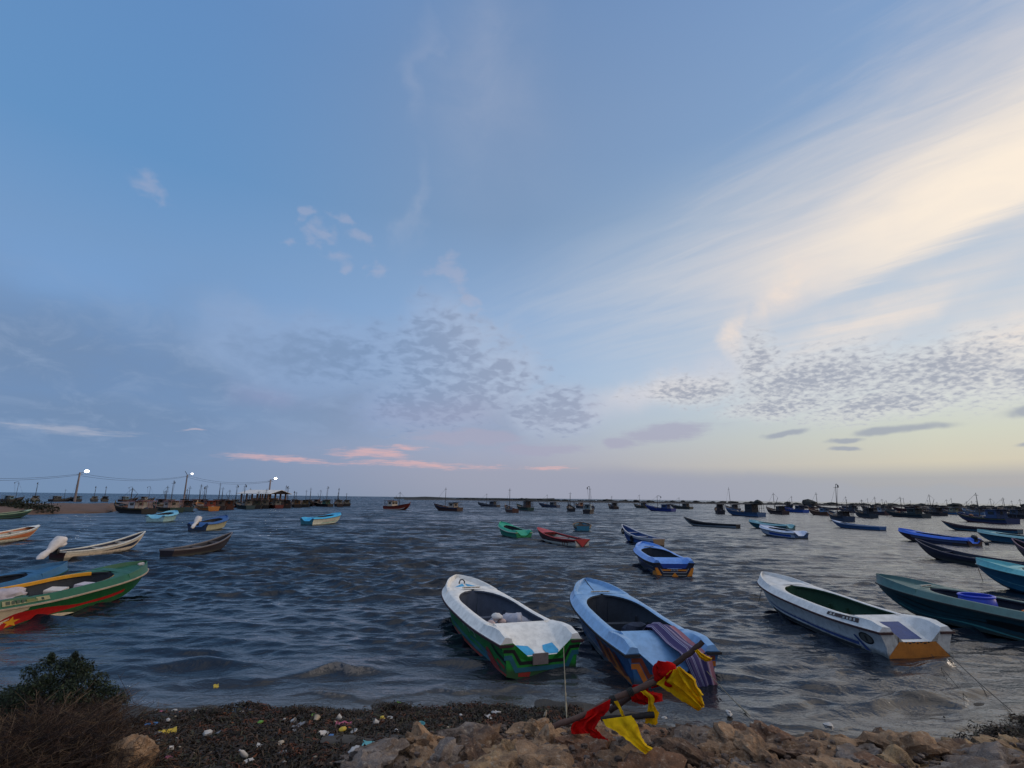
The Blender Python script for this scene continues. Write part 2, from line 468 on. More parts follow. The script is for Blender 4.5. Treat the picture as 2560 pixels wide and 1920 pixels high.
def build_water():
    nr, na = 1000, 900
    inv = np.concatenate([np.linspace(1/8.6, 1/420, nr-40), 1/np.geomspace(440, 14000, 40)])
    r = 1/inv
    dr = np.gradient(r)
    th = np.radians(np.linspace(-66, 66, na))
    Rr, T = np.meshgrid(r, th, indexing='ij')
    X, Y = Rr*np.sin(T), Rr*np.cos(T)
    Z = np.zeros_like(X)
    DX, DY = np.zeros_like(X), np.zeros_like(X)
    DR = np.repeat(dr[:, None], na, 1)
    g = np.random.default_rng(11)
    nw = 120
    lam = np.exp(g.uniform(math.log(.34), math.log(2.9), nw))
    ang = g.normal(0, R(21), nw)
    ph = g.uniform(0, 2*np.pi, nw)
    # gusts: patches of livelier and calmer water
    gust = .75 + .30*np.sin(X*.11+Y*.07+1.3)*np.sin(X*.05-Y*.13+.4) + .22*np.sin(X*.31-Y*.27)*np.sin(Y*.41+.7)
    gust = gust*np.interp(np.degrees(T), [-50, -15, 8, 30, 50], [1.05, 1.20, 1.15, .62, .50])     # calmer towards the right, shaped to brighten its reflections
    dsh = Y - shore_y(X)
    calm = np.clip(dsh/7.0, 0.10, 1)**.8
    for l, a, p in zip(lam, ang, ph):
        k = 2*np.pi/l
        dx, dy = math.sin(a), -math.cos(a)
        steep = .036*(.75 if l > 2.4 else 1.0)*(l/1.0)**-.12
        A = steep/k*1.42
        att = np.clip((l/DR-2.2)/2.5, 0, 1)
        A = A*att*gust*calm
        q = k*(X*dx+Y*dy)+p+.55*np.sin(X*.21+p)+.4*np.sin(Y*.17+2*p)
        c, s = np.cos(q), np.sin(q)
        Z += A*c
        DX -= .85*A*dx*s
        DY -= .85*A*dy*s
    # swell lines bent parallel to the shore as the bottom shoals
    for l_, p_, a_ in ((1.35, .3, .058), (.92, 2.1, .030), (2.1, 4.0, .055)):
        q = 2*np.pi/l_*(dsh+.35*np.sin(X*.45+p_)+.13*np.sin(X*1.35+2*p_))+p_
        win = np.clip(dsh/1.6, 0, 1)*np.exp(-(dsh/7.0)**2)*(.55+.45*np.sin(X*.8+p_*3+dsh*.5))
        Z += a_*(np.cos(q)+.35*np.cos(2*q))*win
    # small breakers running up the shore
    foam = np.zeros_like(X)
    for off, h, wd, x0, x1, fo in ((2.0, .17, .28, -6.6, -2.3, 1.0), (.75, .07, .18, -4.8, 1.0, .75), (1.55, .10, .25, 4.0, 11, .55), (3.1, .12, .30, 3.4, 12, .25), (.35, .03, .12, 2.5, 9, .4)):
        wob = .22*np.sin(X*1.3+off*3)+.12*np.sin(X*3.1+off)+.06*np.sin(X*7.3)
        u = dsh-off-wob
        win = np.clip((X-x0)/.9, 0, 1)*np.clip((x1-X)/.9, 0, 1)*(.65+.35*np.sin(X*2.2+off*5))
        crest = np.exp(-np.where(u > 0, u/(wd*1.7), u/(wd*.6))**2)
        Z += h*crest*win
        foam = np.maximum(foam, fo*win*np.exp(-((u+wd*.3)/(wd*.55))**2))
    foam = np.maximum(foam, .5*np.exp(-((dsh-.08)/.10)**2)*(Y < 30))
    P = np.stack([X+DX, Y+DY, Z], -1).reshape(-1, 3)
    idx = np.arange(nr*na).reshape(nr, na)
    F = np.stack([idx[:-1, :-1], idx[:-1, 1:], idx[1:, 1:], idx[1:, :-1]], -1).reshape(-1, 4)
    me = bpy.data.meshes.new('water')
    me.vertices.add(len(P))
    me.vertices.foreach_set('co', P.ravel().astype(np.float32))
    me.loops.add(F.size)
    me.polygons.add(len(F))
    me.loops.foreach_set('vertex_index', F[:, ::-1].ravel().astype(np.int32))
    me.polygons.foreach_set('loop_start', np.arange(0, F.size, 4, dtype=np.int32))
    me.polygons.foreach_set('loop_total', np.full(len(F), 4, np.int32))
    me.polygons.foreach_set('use_smooth', np.ones(len(F), bool))
    me.update(calc_edges=True)
    for nm, arr in (('foam', foam), ('shallow', np.exp(-np.clip(dsh, 0, 60)/1.1))):
        at_ = me.attributes.new(nm, 'FLOAT', 'POINT')
        at_.data.foreach_set('value', arr.ravel().astype(np.float32))
    m = bpy.data.materials.new('sea_water')
    m.use_nodes = True
    N = Nodes(m.node_tree)
    pos = N.new('ShaderNodeNewGeometry').outputs['Position']
    fo = N.new('ShaderNodeAttribute', attribute_name='foam').outputs['Fac']
    sh = N.new('ShaderNodeAttribute', attribute_name='shallow').outputs['Fac']
    sp = N.new('ShaderNodeSeparateXYZ')
    N.put(sp.inputs[0], pos)
    dist = N.m('SQRT', N.add(N.mul(sp.outputs[0], sp.outputs[0]), N.mul(sp.outputs[1], sp.outputs[1])))
    st = N.vec(N.mul(sp.outputs[0], .55), sp.outputs[1], sp.outputs[2])
    n1 = N.noise(st, 2.6, 4, .6, .6)
    n3 = N.noise(st, 9.0, 3, .55, .3)
    gust = N.noise(N.vec(N.mul(sp.outputs[0], .02), N.mul(sp.outputs[1], .05)), 1.0, 4, .6, .8)
    h = N.add(N.mul(n1, N.ss(dist, 12, 40, .055, .10)), N.mul(n3, N.ss(dist, 40, 12, 0.0, .010)))
    bp = N.new('ShaderNodeBump')
    bp.inputs['Strength'].default_value = 1.0
    bp.inputs['Distance'].default_value = 1.0
    N.put(bp.inputs['Height'], h)
    # slopes of the chop too small for the mesh, growing in as the mesh's own waves run out
    def slopes(scale, detail):
        t = N.new('ShaderNodeTexNoise')
        N.put(t.inputs['Vector'], st)
        t.inputs['Scale'].default_value, t.inputs['Detail'].default_value, t.inputs['Roughness'].default_value = scale, detail, .62
        q = N.new('ShaderNodeSeparateXYZ')
        N.put(q.inputs[0], t.outputs['Color'])
        return N.sub(q.outputs[0], .5), N.sub(q.outputs[1], .5)
    ax, ay = slopes(1.15, 4)
    bx, by = slopes(.33, 3)
    amp = N.mul(N.ss(dist, 14, 60, .12, 1.45), N.lr(gust, .3, .7, .55, 1.35))
    right_calm = N.ss(N.m('DIVIDE', sp.outputs[0], N.mx(dist, 1.0)), .12, .52, 1.15, .50)  # chop eased to the right so the water there reflects brighter
    amp = N.mul(amp, right_calm)
    sx = N.mul(amp, N.add(N.mul(ax, .75), N.mul(bx, .45)))
    sy = N.mul(amp, N.sub(N.add(N.mul(ay, 1.05), N.mul(by, .7)), .20))  # constant shoreward tilt added to darken the far water
    va = N.new('ShaderNodeVectorMath', operation='ADD')
    N.t.links.new(bp.outputs[0], va.inputs[0])
    N.put(va.inputs[1], N.vec(sx, sy, 0.0))
    vn = N.new('ShaderNodeVectorMath', operation='NORMALIZE')
    N.t.links.new(va.outputs[0], vn.inputs[0])
    fn = N.noise(pos, 11.0, 5, .7, .5)
    fmask = N.ss(N.mul(fo, N.lr(fn, .3, .75, .2, 1.5)), .34, .85)
    body = N.mix(N.mul(sh, .9), (0.006, 0.010, 0.018, 1), (0.075, 0.062, 0.046, 1))
    body = N.mix(fmask, body, (0.13, 0.11, 0.095, 1))
    p = N.new('ShaderNodeBsdfPrincipled')
    N.put(p.inputs['Base Color'], body)
    N.put(p.inputs['Roughness'], N.add(N.mul(fmask, .55), .09))
    p.inputs['IOR'].default_value = 1.333
    p.inputs['Coat Weight'].default_value = .30       # added reflective layer that brightens the water's reflections
    p.inputs['Coat IOR'].default_value = 1.38
    p.inputs['Coat Roughness'].default_value = .08
    N.t.links.new(vn.outputs[0], p.inputs['Coat Normal'])
    N.t.links.new(vn.outputs[0], p.inputs['Normal'])
    o = N.new('ShaderNodeOutputMaterial')
    N.t.links.new(p.outputs[0], o.inputs[0])
    me.materials.append(m)
    w = bpy.data.objects.new('water', me)
    COL.objects.link(w)
    tag(w, None, None, kind='structure')


build_water()


# ------------------------------------------------------------------ shore: one sheet, bank - beach - sea bed
def ground_z(x, y):
    """height of the bank, the beach and the sea bed"""
    d = shore_y(x) - y                     # metres inland of the water's edge
    d = np.asarray(d, float)
    z = np.where(d < 0, d*.10, d*.16)
    z = np.where(d > 3.0, .48+(d-3.0)*.05, z)
    # the stone bank rises on the right
    crest = np.interp(x, [-30, -2.6, -1.6, 0, 2.2, 4.5, 7.2, 10, 30], [-9, -9, 8.0, 9.3, 9.7, 9.3, 9.0, 9.6, 14])
    b = np.clip(crest-y, 0, 4.5)
    z = np.where(x > -3, np.minimum(z, .62+.02*d), z)
    return np.maximum(z, np.where(y < crest, .16+b*.115+.10*np.clip(b/.5, 0, 1), -9))


def build_ground():
    xs = np.concatenate([np.linspace(-400, -12, 24)[:-1], np.linspace(-12, 15, 270), np.linspace(15, 400, 24)[1:]])
    ys = np.concatenate([np.linspace(-400, 2, 20)[:-1], np.linspace(2, 14, 120), np.linspace(14, 30, 9)[1:]])
    X, Y = np.meshgrid(xs, ys)
    Z = ground_z(X, Y)
    g = np.random.default_rng(3)
    for fr, am in ((1.7, .025), (4.3, .018), (9.7, .012)):
        for _ in range(4):
            a, p = g.uniform(0, 6.28, 2)
            Z = Z + am*np.sin(fr*(X*math.cos(a)+Y*math.sin(a))+p)*.6
    Z = np.where(Y > 14, -.4-(Y-14)*.1, Z)
    Z = np.where((Y < 4.0), np.minimum(Z, 2.0), Z)
    n, k = X.shape
    mb = MB()
    V = np.stack([X, Y, Z], -1).reshape(-1, 3).tolist()
    mb.add(V, [(i*k+j, i*k+j+1, (i+1)*k+j+1, (i+1)*k+j) for i in range(n-1) for j in range(k-1)])
    m = bpy.data.materials.new('beach_mud')
    m.use_nodes = True
    N = Nodes(m.node_tree)
    pos = N.new('ShaderNodeNewGeometry').outputs['Position']
    a, b = N.noise(pos, 1.6, 5, .6), N.noise(pos, 22, 5, .7)
    col = N.mix(N.ss(a, .35, .65), (.018, .014, .010, 1), (.040, .030, .020, 1))
    col = N.mix(N.mul(N.ss(b, .5, .7), .7), col, (.075, .060, .042, 1))
    p = N.new('ShaderNodeBsdfPrincipled')
    N.put(p.inputs['Base Color'], col)
    p.inputs['Roughness'].default_value = .75
    bp = N.new('ShaderNodeBump')
    bp.inputs['Distance'].default_value = .03
    N.put(bp.inputs['Height'], b)
    N.t.links.new(bp.outputs[0], p.inputs['Normal'])
    o = N.new('ShaderNodeOutputMaterial')
    N.t.links.new(p.outputs[0], o.inputs[0])
    tag(mb.build('ground', m), None, None, kind='structure')


build_ground()

# ------------------------------------------------------------------ glass-fibre fishing boats
class Shape:
    """lines of a moulded open boat: x runs from the transom (0) to the stem (L), z = 0 is the waterline"""
    def __init__(self, L=6.7, B=2.2, zs=.66, zb=1.02, rim=.18, sheer=1.9, flat=.97, blunt=3.4, deep=.22):
        self.L, self.B, self.zs, self.zb, self.rim, self.sheer, self.flat, self.blunt, self.deep = L, B, zs, zb, rim, sheer, flat, blunt, deep

    def hb(self, x):
        t = min(1, max(0, x/self.L))
        if t < .36:
            return self.B/2*(self.flat+(1-self.flat)*math.sin(t/.36*math.pi/2))
        u = (t-.36)/.64
        return self.B/2*max(0.0, 1-u**self.blunt)**.62

    def zr(self, x):
        t = min(1, max(0, x/self.L))
        return self.zs-.03*math.sin(min(1, t*2)*math.pi)+(self.zb-self.zs)*ss(.15, 1, t)**.5*t**self.sheer

    def zk(self, x):
        t = x/self.L
        u = max(0, (t-.62)/.38)
        return -self.deep+(self.zr(x)-.10+self.deep)*u**2.6

    def chine(self, x):
        t = x/self.L
        k = .84-.30*max(0, (t-.25)/.75)**1.4
        z0, z1 = self.zk(x), self.zr(x)-.07
        return self.hb(x)*k, z0+(z1-z0)*(.22+.10*t)

    def side(self, x, s, sgn, off=0.0):
        """a point of the topside: s = 0 at the chine, 1 under the rail"""
        yc, zc = self.chine(x)
        y1, z1 = self.hb(x)*.975, self.zr(x)-.07
        fl = .05*math.sin(s*math.pi)*self.hb(x)
        y, z = yc+(y1-yc)*s-fl, zc+(z1-zc)*s
        ln = math.hypot(y1-yc, z1-zc) or 1
        return (x, sgn*(y+off*(z1-zc)/ln), z-off*(y1-yc)/ln)

    def xs(self, a, b, n=16):
        return [a+(b-a)*i/n for i in range(n+1)]


def band(mb, S, sgn, xa, xb, lo, hi, mi, off=.004, n=18):
    """a painted stripe on the topside between two curves lo(x), hi(x) in the side's own 0..1 height"""
    lof = lo if callable(lo) else (lambda x: lo)
    hif = hi if callable(hi) else (lambda x: hi)
    rows = []
    for i in range(n+1):
        x = xa+(xb-xa)*i/n
        rows.append([S.side(x, lof(x)+(hif(x)-lof(x))*j/3, sgn, off) for j in range(4)])
    mb.loft(rows, mi)


def patch(mb, S, sgn, pts, mi, off=.005):
    """a painted polygon on the topside, corner points (x, s)"""
    cx, cs = sum(p[0] for p in pts)/len(pts), sum(p[1] for p in pts)/len(pts)
    vs = [S.side(cx, cs, sgn, off)]+[S.side(x, s, sgn, off) for x, s in pts]
    n = len(pts)
    mb.add(vs, [(0, 1+i, 1+(i+1) % n) for i in range(n)], mi)


def tpoly(mb, pts, mi, off=-.005):
    """a painted polygon on the transom, corner points (y, z)"""
    cy, cz = sum(p[0] for p in pts)/len(pts), sum(p[1] for p in pts)/len(pts)
    n = len(pts)
    mb.add([(off, cy, cz)]+[(off, y, z) for y, z in pts], [(0, 1+i, 1+(i+1) % n) for i in range(n)], mi)


def tline(mb, pts, w, mi, off=-.006):
    """a painted line of width w on the transom"""
    for (a, b) in zip(pts[:-1], pts[1:]):
        d = Vector((b[0]-a[0], b[1]-a[1]))
        n = Vector((-d.y, d.x)).normalized()*w/2
        e = d.normalized()*w*.3
        mb.add([(off, a[0]-e.x+n.x, a[1]-e.y+n.y), (off, a[0]-e.x-n.x, a[1]-e.y-n.y), (off, b[0]+e.x-n.x, b[1]+e.y-n.y), (off, b[0]+e.x+n.x, b[1]+e.y+n.y)], [(0, 1, 2, 3)], mi)
        off -= .0006


def frp_boat(name, label, cat, loc, hd, S, hull_m, deck_m, rail_m, inner_m, transom_m=None, side_decals=None, transom_decals=None,
             decals_m=(), group=None, xa=.20, xf=.745, ow=.72, nw=.56, well=.30, plate=True, heel=0.0, sole_m=None, deck_decals=None, thwart=False):
    L, B = S.L, S.B
    root = thing(name, label, cat, (loc[0], loc[1], 0.0), hd, group)
    root.rotation_euler = (R(heel), 0, hd)
    XA, XF = xa*L, xf*L
    half = B/2

    def nwid(x):                      # half width of the motor well
        return half*(nw+.06*x/XA)

    def owid(x):                      # half width of the cockpit opening
        a = min(half*ow, S.hb(x)-.25)
        if x > XF-.42*(XF-XA):
            u = (x-(XF-.42*(XF-XA)))/(.42*(XF-XA))
            a *= math.sqrt(max(0.0, 1-u**2.2))
        v = (x-XA)/.35
        if v < 1:
            a *= .90+.10*math.sqrt(max(0, 1-(1-v)**2))
        return a

    def deck_profile(x):
        h, zr = S.hb(x), S.zr(x)
        rim = S.rim*(1+.45*ss(.7, .95, x/L))
        top = zr+rim
        edge = min(1.0, h/.36)
        o = [(h+.012, zr-.012), (max(0, h-.035*edge), zr+.02)]
        if x <= XA+1e-6:              # quarters and motor well
            k = ss(0.0, .18, x/XA*.6)
            blk = top+.05*(1-ss(.55, 1, x/XA))-.10*(1-k)
            n = nwid(x)
            zw = zr-well+(top-.014-(zr-well))*ss(0, 1, x/XA)**.9
            zin = zw+(blk-zw)*.12
            q = ss(.45, 1.0, x/XA)
            o += [(h-.11, blk), (h-.17-.02*k, blk), (n+.16*(1-q)+.03, blk-.02-.05*q), (n+.02, zin), (n*.98, zw), (n*.5, zw-.004), (0, zw-.006)]
        elif x < XF-1e-6:             # beside the opening
            w = owid(x)
            o += [(h-.15, top-.015), (h-.175, top), (w+(h-.175-w)*.45, top+.004), (w+.03, top), (w, top-.012), (w*.5, top-.012), (0, top-.012)]
        else:                         # coaming, then the sunken foredeck
            st = ss(XF+.30, XF+.42, x)
            zd = (top-.012)*(1-st)+(top-.150+.03*ss(.8, 1, x/L))*st
            inn = max(0.0, h-.20*edge)
            o += [(max(0, h-.13*edge), top), (max(0, h-.17*edge), top), (inn*.97, zd+.02), (inn*.93, zd), (inn*.66, zd+.015), (inn*.33, zd+.028), (0, zd+.032)]
        return o

    st = S.xs(0, XA, 8)+S.xs(XA+.01, XF-.001, 26)[0:]+S.xs(XF, XF+.5, 8)+S.xs(XF+.56, L*.93, 7)+[L*(.93+.07*math.sin(i/7*math.pi/2)) for i in range(1, 8)]
    profs = [deck_profile(x) for x in st]
    nP = len(profs[0])

    # hull: keel, chine, topsides, both sides
    mb = MB()
    hx = S.xs(0, L*.9, 26)+[L*(.9+.1*math.sin(i/9*math.pi/2)) for i in range(1, 10)]
    for sgn in (1, -1):
        rings = []
        for x in hx:
            yc, zc = S.chine(x)
            rings.append([(x, 0, S.zk(x)), (x, sgn*yc*.55, S.zk(x)+(zc-S.zk(x))*.42), (x, sgn*yc, zc)]+[S.side(x, s, sgn) for s in (.02, .25, .5, .75, 1.0)])
        mb.loft(rings if sgn > 0 else [r[::-1] for r in rings], 0)
    if side_decals:
        side_decals(mb, S)
    hull = mb.build('hull', [hull_m]+list(decals_m), root, angle=30)

    # transom: follows the well's cut-out
    p0 = profs[0]
    yc, zc = S.chine(0)
    zr0 = S.zr(0)+.004
    f_ = (p0[4][1]-zr0)/max(1e-6, p0[4][1]-p0[5][1])
    ye = p0[4][0]+(p0[5][0]-p0[4][0])*f_
    pts = [(0, S.zk(0)), (yc*.55, S.zk(0)+(zc-S.zk(0))*.42), (yc, zc), S.side(0, .5, 1)[1:], S.side(0, 1, 1)[1:], p0[0], (ye, zr0), p0[5], p0[6], (0, p0[8][1])]
    mb = MB()
    ring = pts+[(-y, z) for y, z in pts[-2:0:-1]]
    n = len(ring)
    mb.add([(0, y, z) for y, z in ring]+[(0, 0, (zc+p0[8][1])/2-.1)], [(n, (i+1) % n, i) for i in range(n)], 0)
    if transom_decals:
        transom_decals(mb, S, p0)
    mb.build('transom', [transom_m or hull_m]+list(decals_m), root, smooth=False)

    # deck moulding
    mb = MB()
    for sgn in (1, -1):
        rings = [[(x, sgn*y, z) for y, z in pr] for x, pr in zip(st, profs)]

        def skip(i, k):
            return XA+.005 < st[i] < XF-.0005 and st[i+1] <= XF+1e-6 and k >= nP-3
        mb.loft(rings if sgn < 0 else [r[::-1] for r in rings], 0, skip=(skip if sgn < 0 else (lambda i, k: skip(i, nP-2-k))))
    for sgn in (1, -1):                # upright after faces of the quarters
        q = [(0, sgn*p0[0][0], p0[0][1]), (0, sgn*p0[1][0], p0[1][1]), (0, sgn*p0[2][0], p0[2][1]), (0, sgn*p0[3][0], p0[3][1]), (0, sgn*p0[4][0], p0[4][1]), (0, sgn*ye, zr0)]
        mb.add(q, [tuple(range(6)) if sgn < 0 else tuple(range(5, -1, -1))], 0)
    if deck_decals:
        deck_decals(mb, S, deck_profile, XA, XF)
    mb.build('deck', [deck_m]+list(decals_m), root, angle=40)

    # inside of the cockpit: lip, walls, frames, sole
    mb = MB()
    ix = S.xs(XA+.01, XF-.001, 26)
    zf = -.02

    def inner_y(x, z):                 # how wide the hull is inside at height z
        yc, zc = S.chine(x)
        if z <= zc:
            return max(.02, yc*.80-.06)
        s_ = min(1, (z-zc)/max(.01, S.zr(x)-.07-zc))
        return max(.02, abs(S.side(x, s_, 1)[1])-.05)
    for sgn in (1, -1):
        rings = []
        for x in ix:
            w, t = owid(x), S.zr(x)+S.rim-.012
            far = min(S.hb(x)-.10, w+.16)
            rings.append([(x, sgn*w, t), (x, sgn*(w+.004), t-.05), (x, sgn*min(far, inner_y(x, t-.09)), t-.09), (x, sgn*min(far*.90, inner_y(x, .26)), .26), (x, sgn*min(far*.74, inner_y(x, max(zf, S.zk(x)+.12))), max(zf, S.zk(x)+.12)), (x, 0, max(zf-.01, S.zk(x)+.08))])
        mb.loft(rings if sgn > 0 else [r[::-1] for r in rings], 0)
        for f in (.16, .36, .56, .76):
            x = XA+(XF-XA)*f
            far = min(S.hb(x)-.10, owid(x)+.16)
            mb.box((x, sgn*(min(far*.86, inner_y(x, .20))-.03), .34), (.05, .08, .40), 0)
    a = rings[0]
    for end in (ix[0], ix[-1]):
        w, t = owid(end), S.zr(end)+S.rim-.012
        far = min(S.hb(end)-.10, w+.16)
        mb.add([(end, far, t-.09), (end, far*.74, zf), (end, -far*.74, zf), (end, -far, t-.09)], [(0, 1, 2, 3)], 0)
        mb.add([(end, far, t-.09), (end, w, t), (end, -w, t), (end, -far, t-.09)], [(0, 1, 2, 3)], 0)
    mb.build('cockpit', inner_m, root, angle=30)
    for f in (.40, .74) if L > 6.4 else ():
        mb = MB()
        x = XA+(XF-XA)*f
        mb.box((x, 0, .36), (.22, 2*(min(S.hb(x)-.10, owid(x)+.16)*.86), .035), 0)
        mb.build('thwart', inner_m, root, smooth=False)

    # rubbing rail round the sheer and across the quarters
    mb = MB()
    for sgn in (1, -1):
        rings = []
        for x in hx:
            h, z = S.hb(x), S.zr(x)
            rings.append([(x, sgn*(h*.975+.002), z-.075), (x+(.03 if x > L*.97 else 0), sgn*(h+.035), z-.065), (x+(.03 if x > L*.97 else 0), sgn*(h+.035), z-.02), (x, sgn*(h+.008), z-.010)])
        mb.loft(rings, 0)
        w0, w1 = ye, S.hb(0)+.035
        mb.box((-.02, sgn*(w0+w1)/2, S.zr(0)-.045), (.05, w1-w0, .055), 0)
    mb.build('rub_rail', rail_m, root, angle=50)

    if plate:                          # number board on the coaming
        x = XF+.14
        z = S.zr(x)+S.rim+.005
        mb = MB()
        mb.box((x, 0, z+.03), (.035, .62, .065), 0)
        for i in range(9):
            if i != 4:
                mb.box((x-.0190, .24-.06*i, z+.028), (.003, .030+.008*(i % 3), .034), 1)
        mb.build('number_board', [paint('board_white', (196, 188, 172), .6), paint('board_brown', (92, 66, 50), .6)], root, smooth=False)
    root['_shape'] = 0
    del root['_shape']
    return root


def local(root, p):
    """a point of a boat's own frame in the world"""
    return Matrix.Translation(root.location) @ root.rotation_euler.to_matrix().to_4x4() @ Vector(p)


def by_bow(px, py, z, hd, L):
    b = at(px, py, z)
    return (b.x-L*math.cos(hd), b.y-L*math.sin(hd))


def place(stern, bow_x, L, far=True):
    """where a boat of length L floats whose stern meets the water at pixel `stern` and whose stem is seen in column bow_x"""
    s = at(*stern)
    u = at(bow_x, 1340)
    u = Vector((u.x, u.y, 0)).normalized()
    k = s.dot(u)
    miss = (s-u*k).length
    if miss >= L*.98:
        b, L = u*k, miss
    else:
        b = u*(k+(1 if far else -1)*math.sqrt(L*L-miss*miss))
    d = b-s
    return (s.x, s.y), math.atan2(d.y, d.x), L


M_INNER = paint('cockpit_grey', (84, 90, 104), .7, .5)
M_DARKRAIL = paint('rail_black', (32, 28, 32), .6, .3)
M_ROPE = paint('rope_fibre', (128, 118, 98), .9)
M_ROPE_DARK = paint('rope_dark', (44, 44, 42), .9)

# --- white decked boat with green hull
gS = Shape(6.85, 2.25)
P_G = [paint('paint_teal', (40, 96, 110)), paint('paint_red', (150, 46, 36)), paint('paint_black', (20, 22, 24)), paint('paint_sky', (62, 160, 205)), paint('plank_grey', (120, 106, 100), .8, .5), paint('paint_white', (205, 205, 200))]


def green_side(mb, S):
    for g in (1, -1):
        band(mb, S, g, .9, 5.2, lambda x: .10+.03*x, lambda x: .22+.035*x, 1)
        band(mb, S, g, .0, 4.4, lambda x: .02, lambda x: .09+.012*x, 2)
        patch(mb, S, g, [(.35, .10), (1.05, .62), (1.20, .62), (1.25, .40), (.9, .10)], 2)
        patch(mb, S, g, [(.0, .42), (.55, .60), (.75, .90), (.62, .92), (.42, .70), (.0, .56)], 3, .006)
        patch(mb, S, g, [(.45, .25), (1.6, .52), (2.4, .55), (2.5, .42), (1.7, .36), (.5, .12)], 1, .0045)
        patch(mb, S, g, [(.1, .30), (.5, .44), (.6, .36), (.12, .2)], 2, .006)
        patch(mb, S, g, [(1.9, .66), (2.9, .70), (2.9, .92), (1.9, .90)], 6, .006)
        patch(mb, S, g, [(1.95, .68), (2.35, .70), (2.35, .89), (1.95, .88)], 0, .008)
        patch(mb, S, g, [(2.42, .70), (2.85, .71), (2.85, .90), (2.42, .89)], 0, .008)


def green_transom(mb, S, p0):
    h, zr = S.hb(0), S.zr(0)
    tline(mb, [(h-.10, zr-.16), (h-.34, zr-.17), (h-.52, zr-.44), (-h+.52, zr-.44), (-h+.34, zr-.17), (-h+.10, zr-.16)], .075, 3)
    tline(mb, [(h-.13, zr-.30), (h-.26, zr-.30), (h-.42, zr-.58), (-h+.42, zr-.58), (-h+.26, zr-.30), (-h+.13, zr-.30)], .10, 1)
    for s in (1, -1):
        tpoly(mb, [(s*.62, zr-.64), (s*.30, zr-.64), (s*.34, zr-.74), (s*.62, zr-.72)], 2)
    mb.box((-.025, .06, zr-.37), (.045, .40, .24), 5)


def green_deck(mb, S, prof, XA, XF):
    # sky-blue sweep in the well and two triangles on the foredeck
    for s in (1, -1):
        pts = [(.05, .16), (.05, .46), (.20, .54), (.46, .50), (.40, .20), (.25, .14)]
        vs = []
        for x, y in pts:
            pr = prof(x)
            vs.append((x, s*y, pr[7][1]+.012))
        mb.add(vs, [tuple(range(len(vs)))], 4)
        vs = []
        for x, y in [(XF+.46, .05), (XF+.48, .50), (XF+.60, .46), (XF+.95, .05)]:
            vs.append((x, s*y, prof(x)[8][1]+.006))
        mb.add(vs, [tuple(range(len(vs)))], 4)


M_WHITE = paint('gel_white', (236, 230, 220), .38, .22, (120, 110, 96))
boat_green = frp_boat('fishing_boat', 'white decked boat with bright green hull moored stern to the beach', 'boat', (.79, 13.30), R(113.5), gS,
                      paint('hull_green', (34, 120, 52), .4, .15, line=True), M_WHITE, paint('rail_maroon', (58, 30, 32), .6), M_INNER,
                      transom_m=paint('transom_green', (36, 132, 50), .4, .15, line=True), side_decals=green_side, transom_decals=green_transom, deck_decals=green_deck,
                      decals_m=P_G, group='moulded fishing boats', heel=1.5)
mb = MB()
bx = gS.L*.745+.98
bz = gS.zr(bx)+.0
mb.box((bx, .05, bz+.03), (.16, .30, .05), 0)
mb.tube([(bx, -.04, bz), (bx, -.04, bz+.20), (bx, .03, bz+.27), (bx, .12, bz+.26), (bx, .15, bz+.18), (bx, .15, bz+.02)], .022, 8)
mb.build('mooring_cleat', paint('iron_dark', (40, 42, 46), .6), boat_green)

# --- pale blue boat
bS = Shape(6.7, 2.3)
P_B = [paint('paint_orange', (176, 98, 34)), paint('paint_rustbrown', (104, 44, 26)), paint('paint_navy', (24, 34, 62)), paint('paint_cream', (196, 182, 160))]


def blue_side(mb, S):
    for g in (1, -1):
        band(mb, S, g, 1.6, 5.4, lambda x: .30+.03*x, lambda x: .325+.03*x, 4)
        band(mb, S, g, 1.6, 5.4, lambda x: .16+.03*x, lambda x: .185+.03*x, 4)
        for k in range(5):
            x = .35+.34*k
            patch(mb, S, g, [(x, .20), (x+.62, .78), (x+.80, .74), (x+.22, .14)], 1 if k % 2 else 2, .005+.0008*k)
        patch(mb, S, g, [(.1, .05), (1.2, .10), (1.5, .24), (.3, .22)], 1, .0045)


def blue_transom(mb, S, p0):
    h, zr = S.hb(0), S.zr(0)
    tline(mb, [(h-.15, zr-.14), (h-.34, zr-.14), (h-.52, zr-.48), (-h+.52, zr-.48), (-h+.34, zr-.14), (-h+.15, zr-.14)], .09, 2)
    tline(mb, [(h-.15, zr-.26), (h-.27, zr-.26), (h-.46, zr-.62), (-h+.46, zr-.62), (-h+.27, zr-.26), (-h+.15, zr-.26)], .11, 1)


boat_blue = frp_boat('fishing_boat', 'pale blue decked boat with a striped cloth hung over its stern', 'boat', (3.69, 12.52), R(98.5), bS,
                     paint('hull_midblue', (38, 82, 128), .4, .3, line=True), paint('gel_paleblue', (128, 168, 208), .38, .16, (92, 110, 128)), M_DARKRAIL, paint('cockpit_dark', (52, 57, 66), .7, .5),
                     transom_m=paint('transom_blue', (40, 84, 126), .4, .3, line=True), side_decals=blue_side, transom_decals=blue_transom, decals_m=P_B, group='moulded fishing boats', well=.42)

# --- navy and orange boat farther out
nS = Shape(6.5, 2.3, zs=.68)
P_N = [paint('paint_amber', (214, 128, 34)), paint('paint_offwhite', (186, 180, 176)), paint('paint_soot', (22, 22, 28)), paint('paint_royal', (28, 62, 140))]


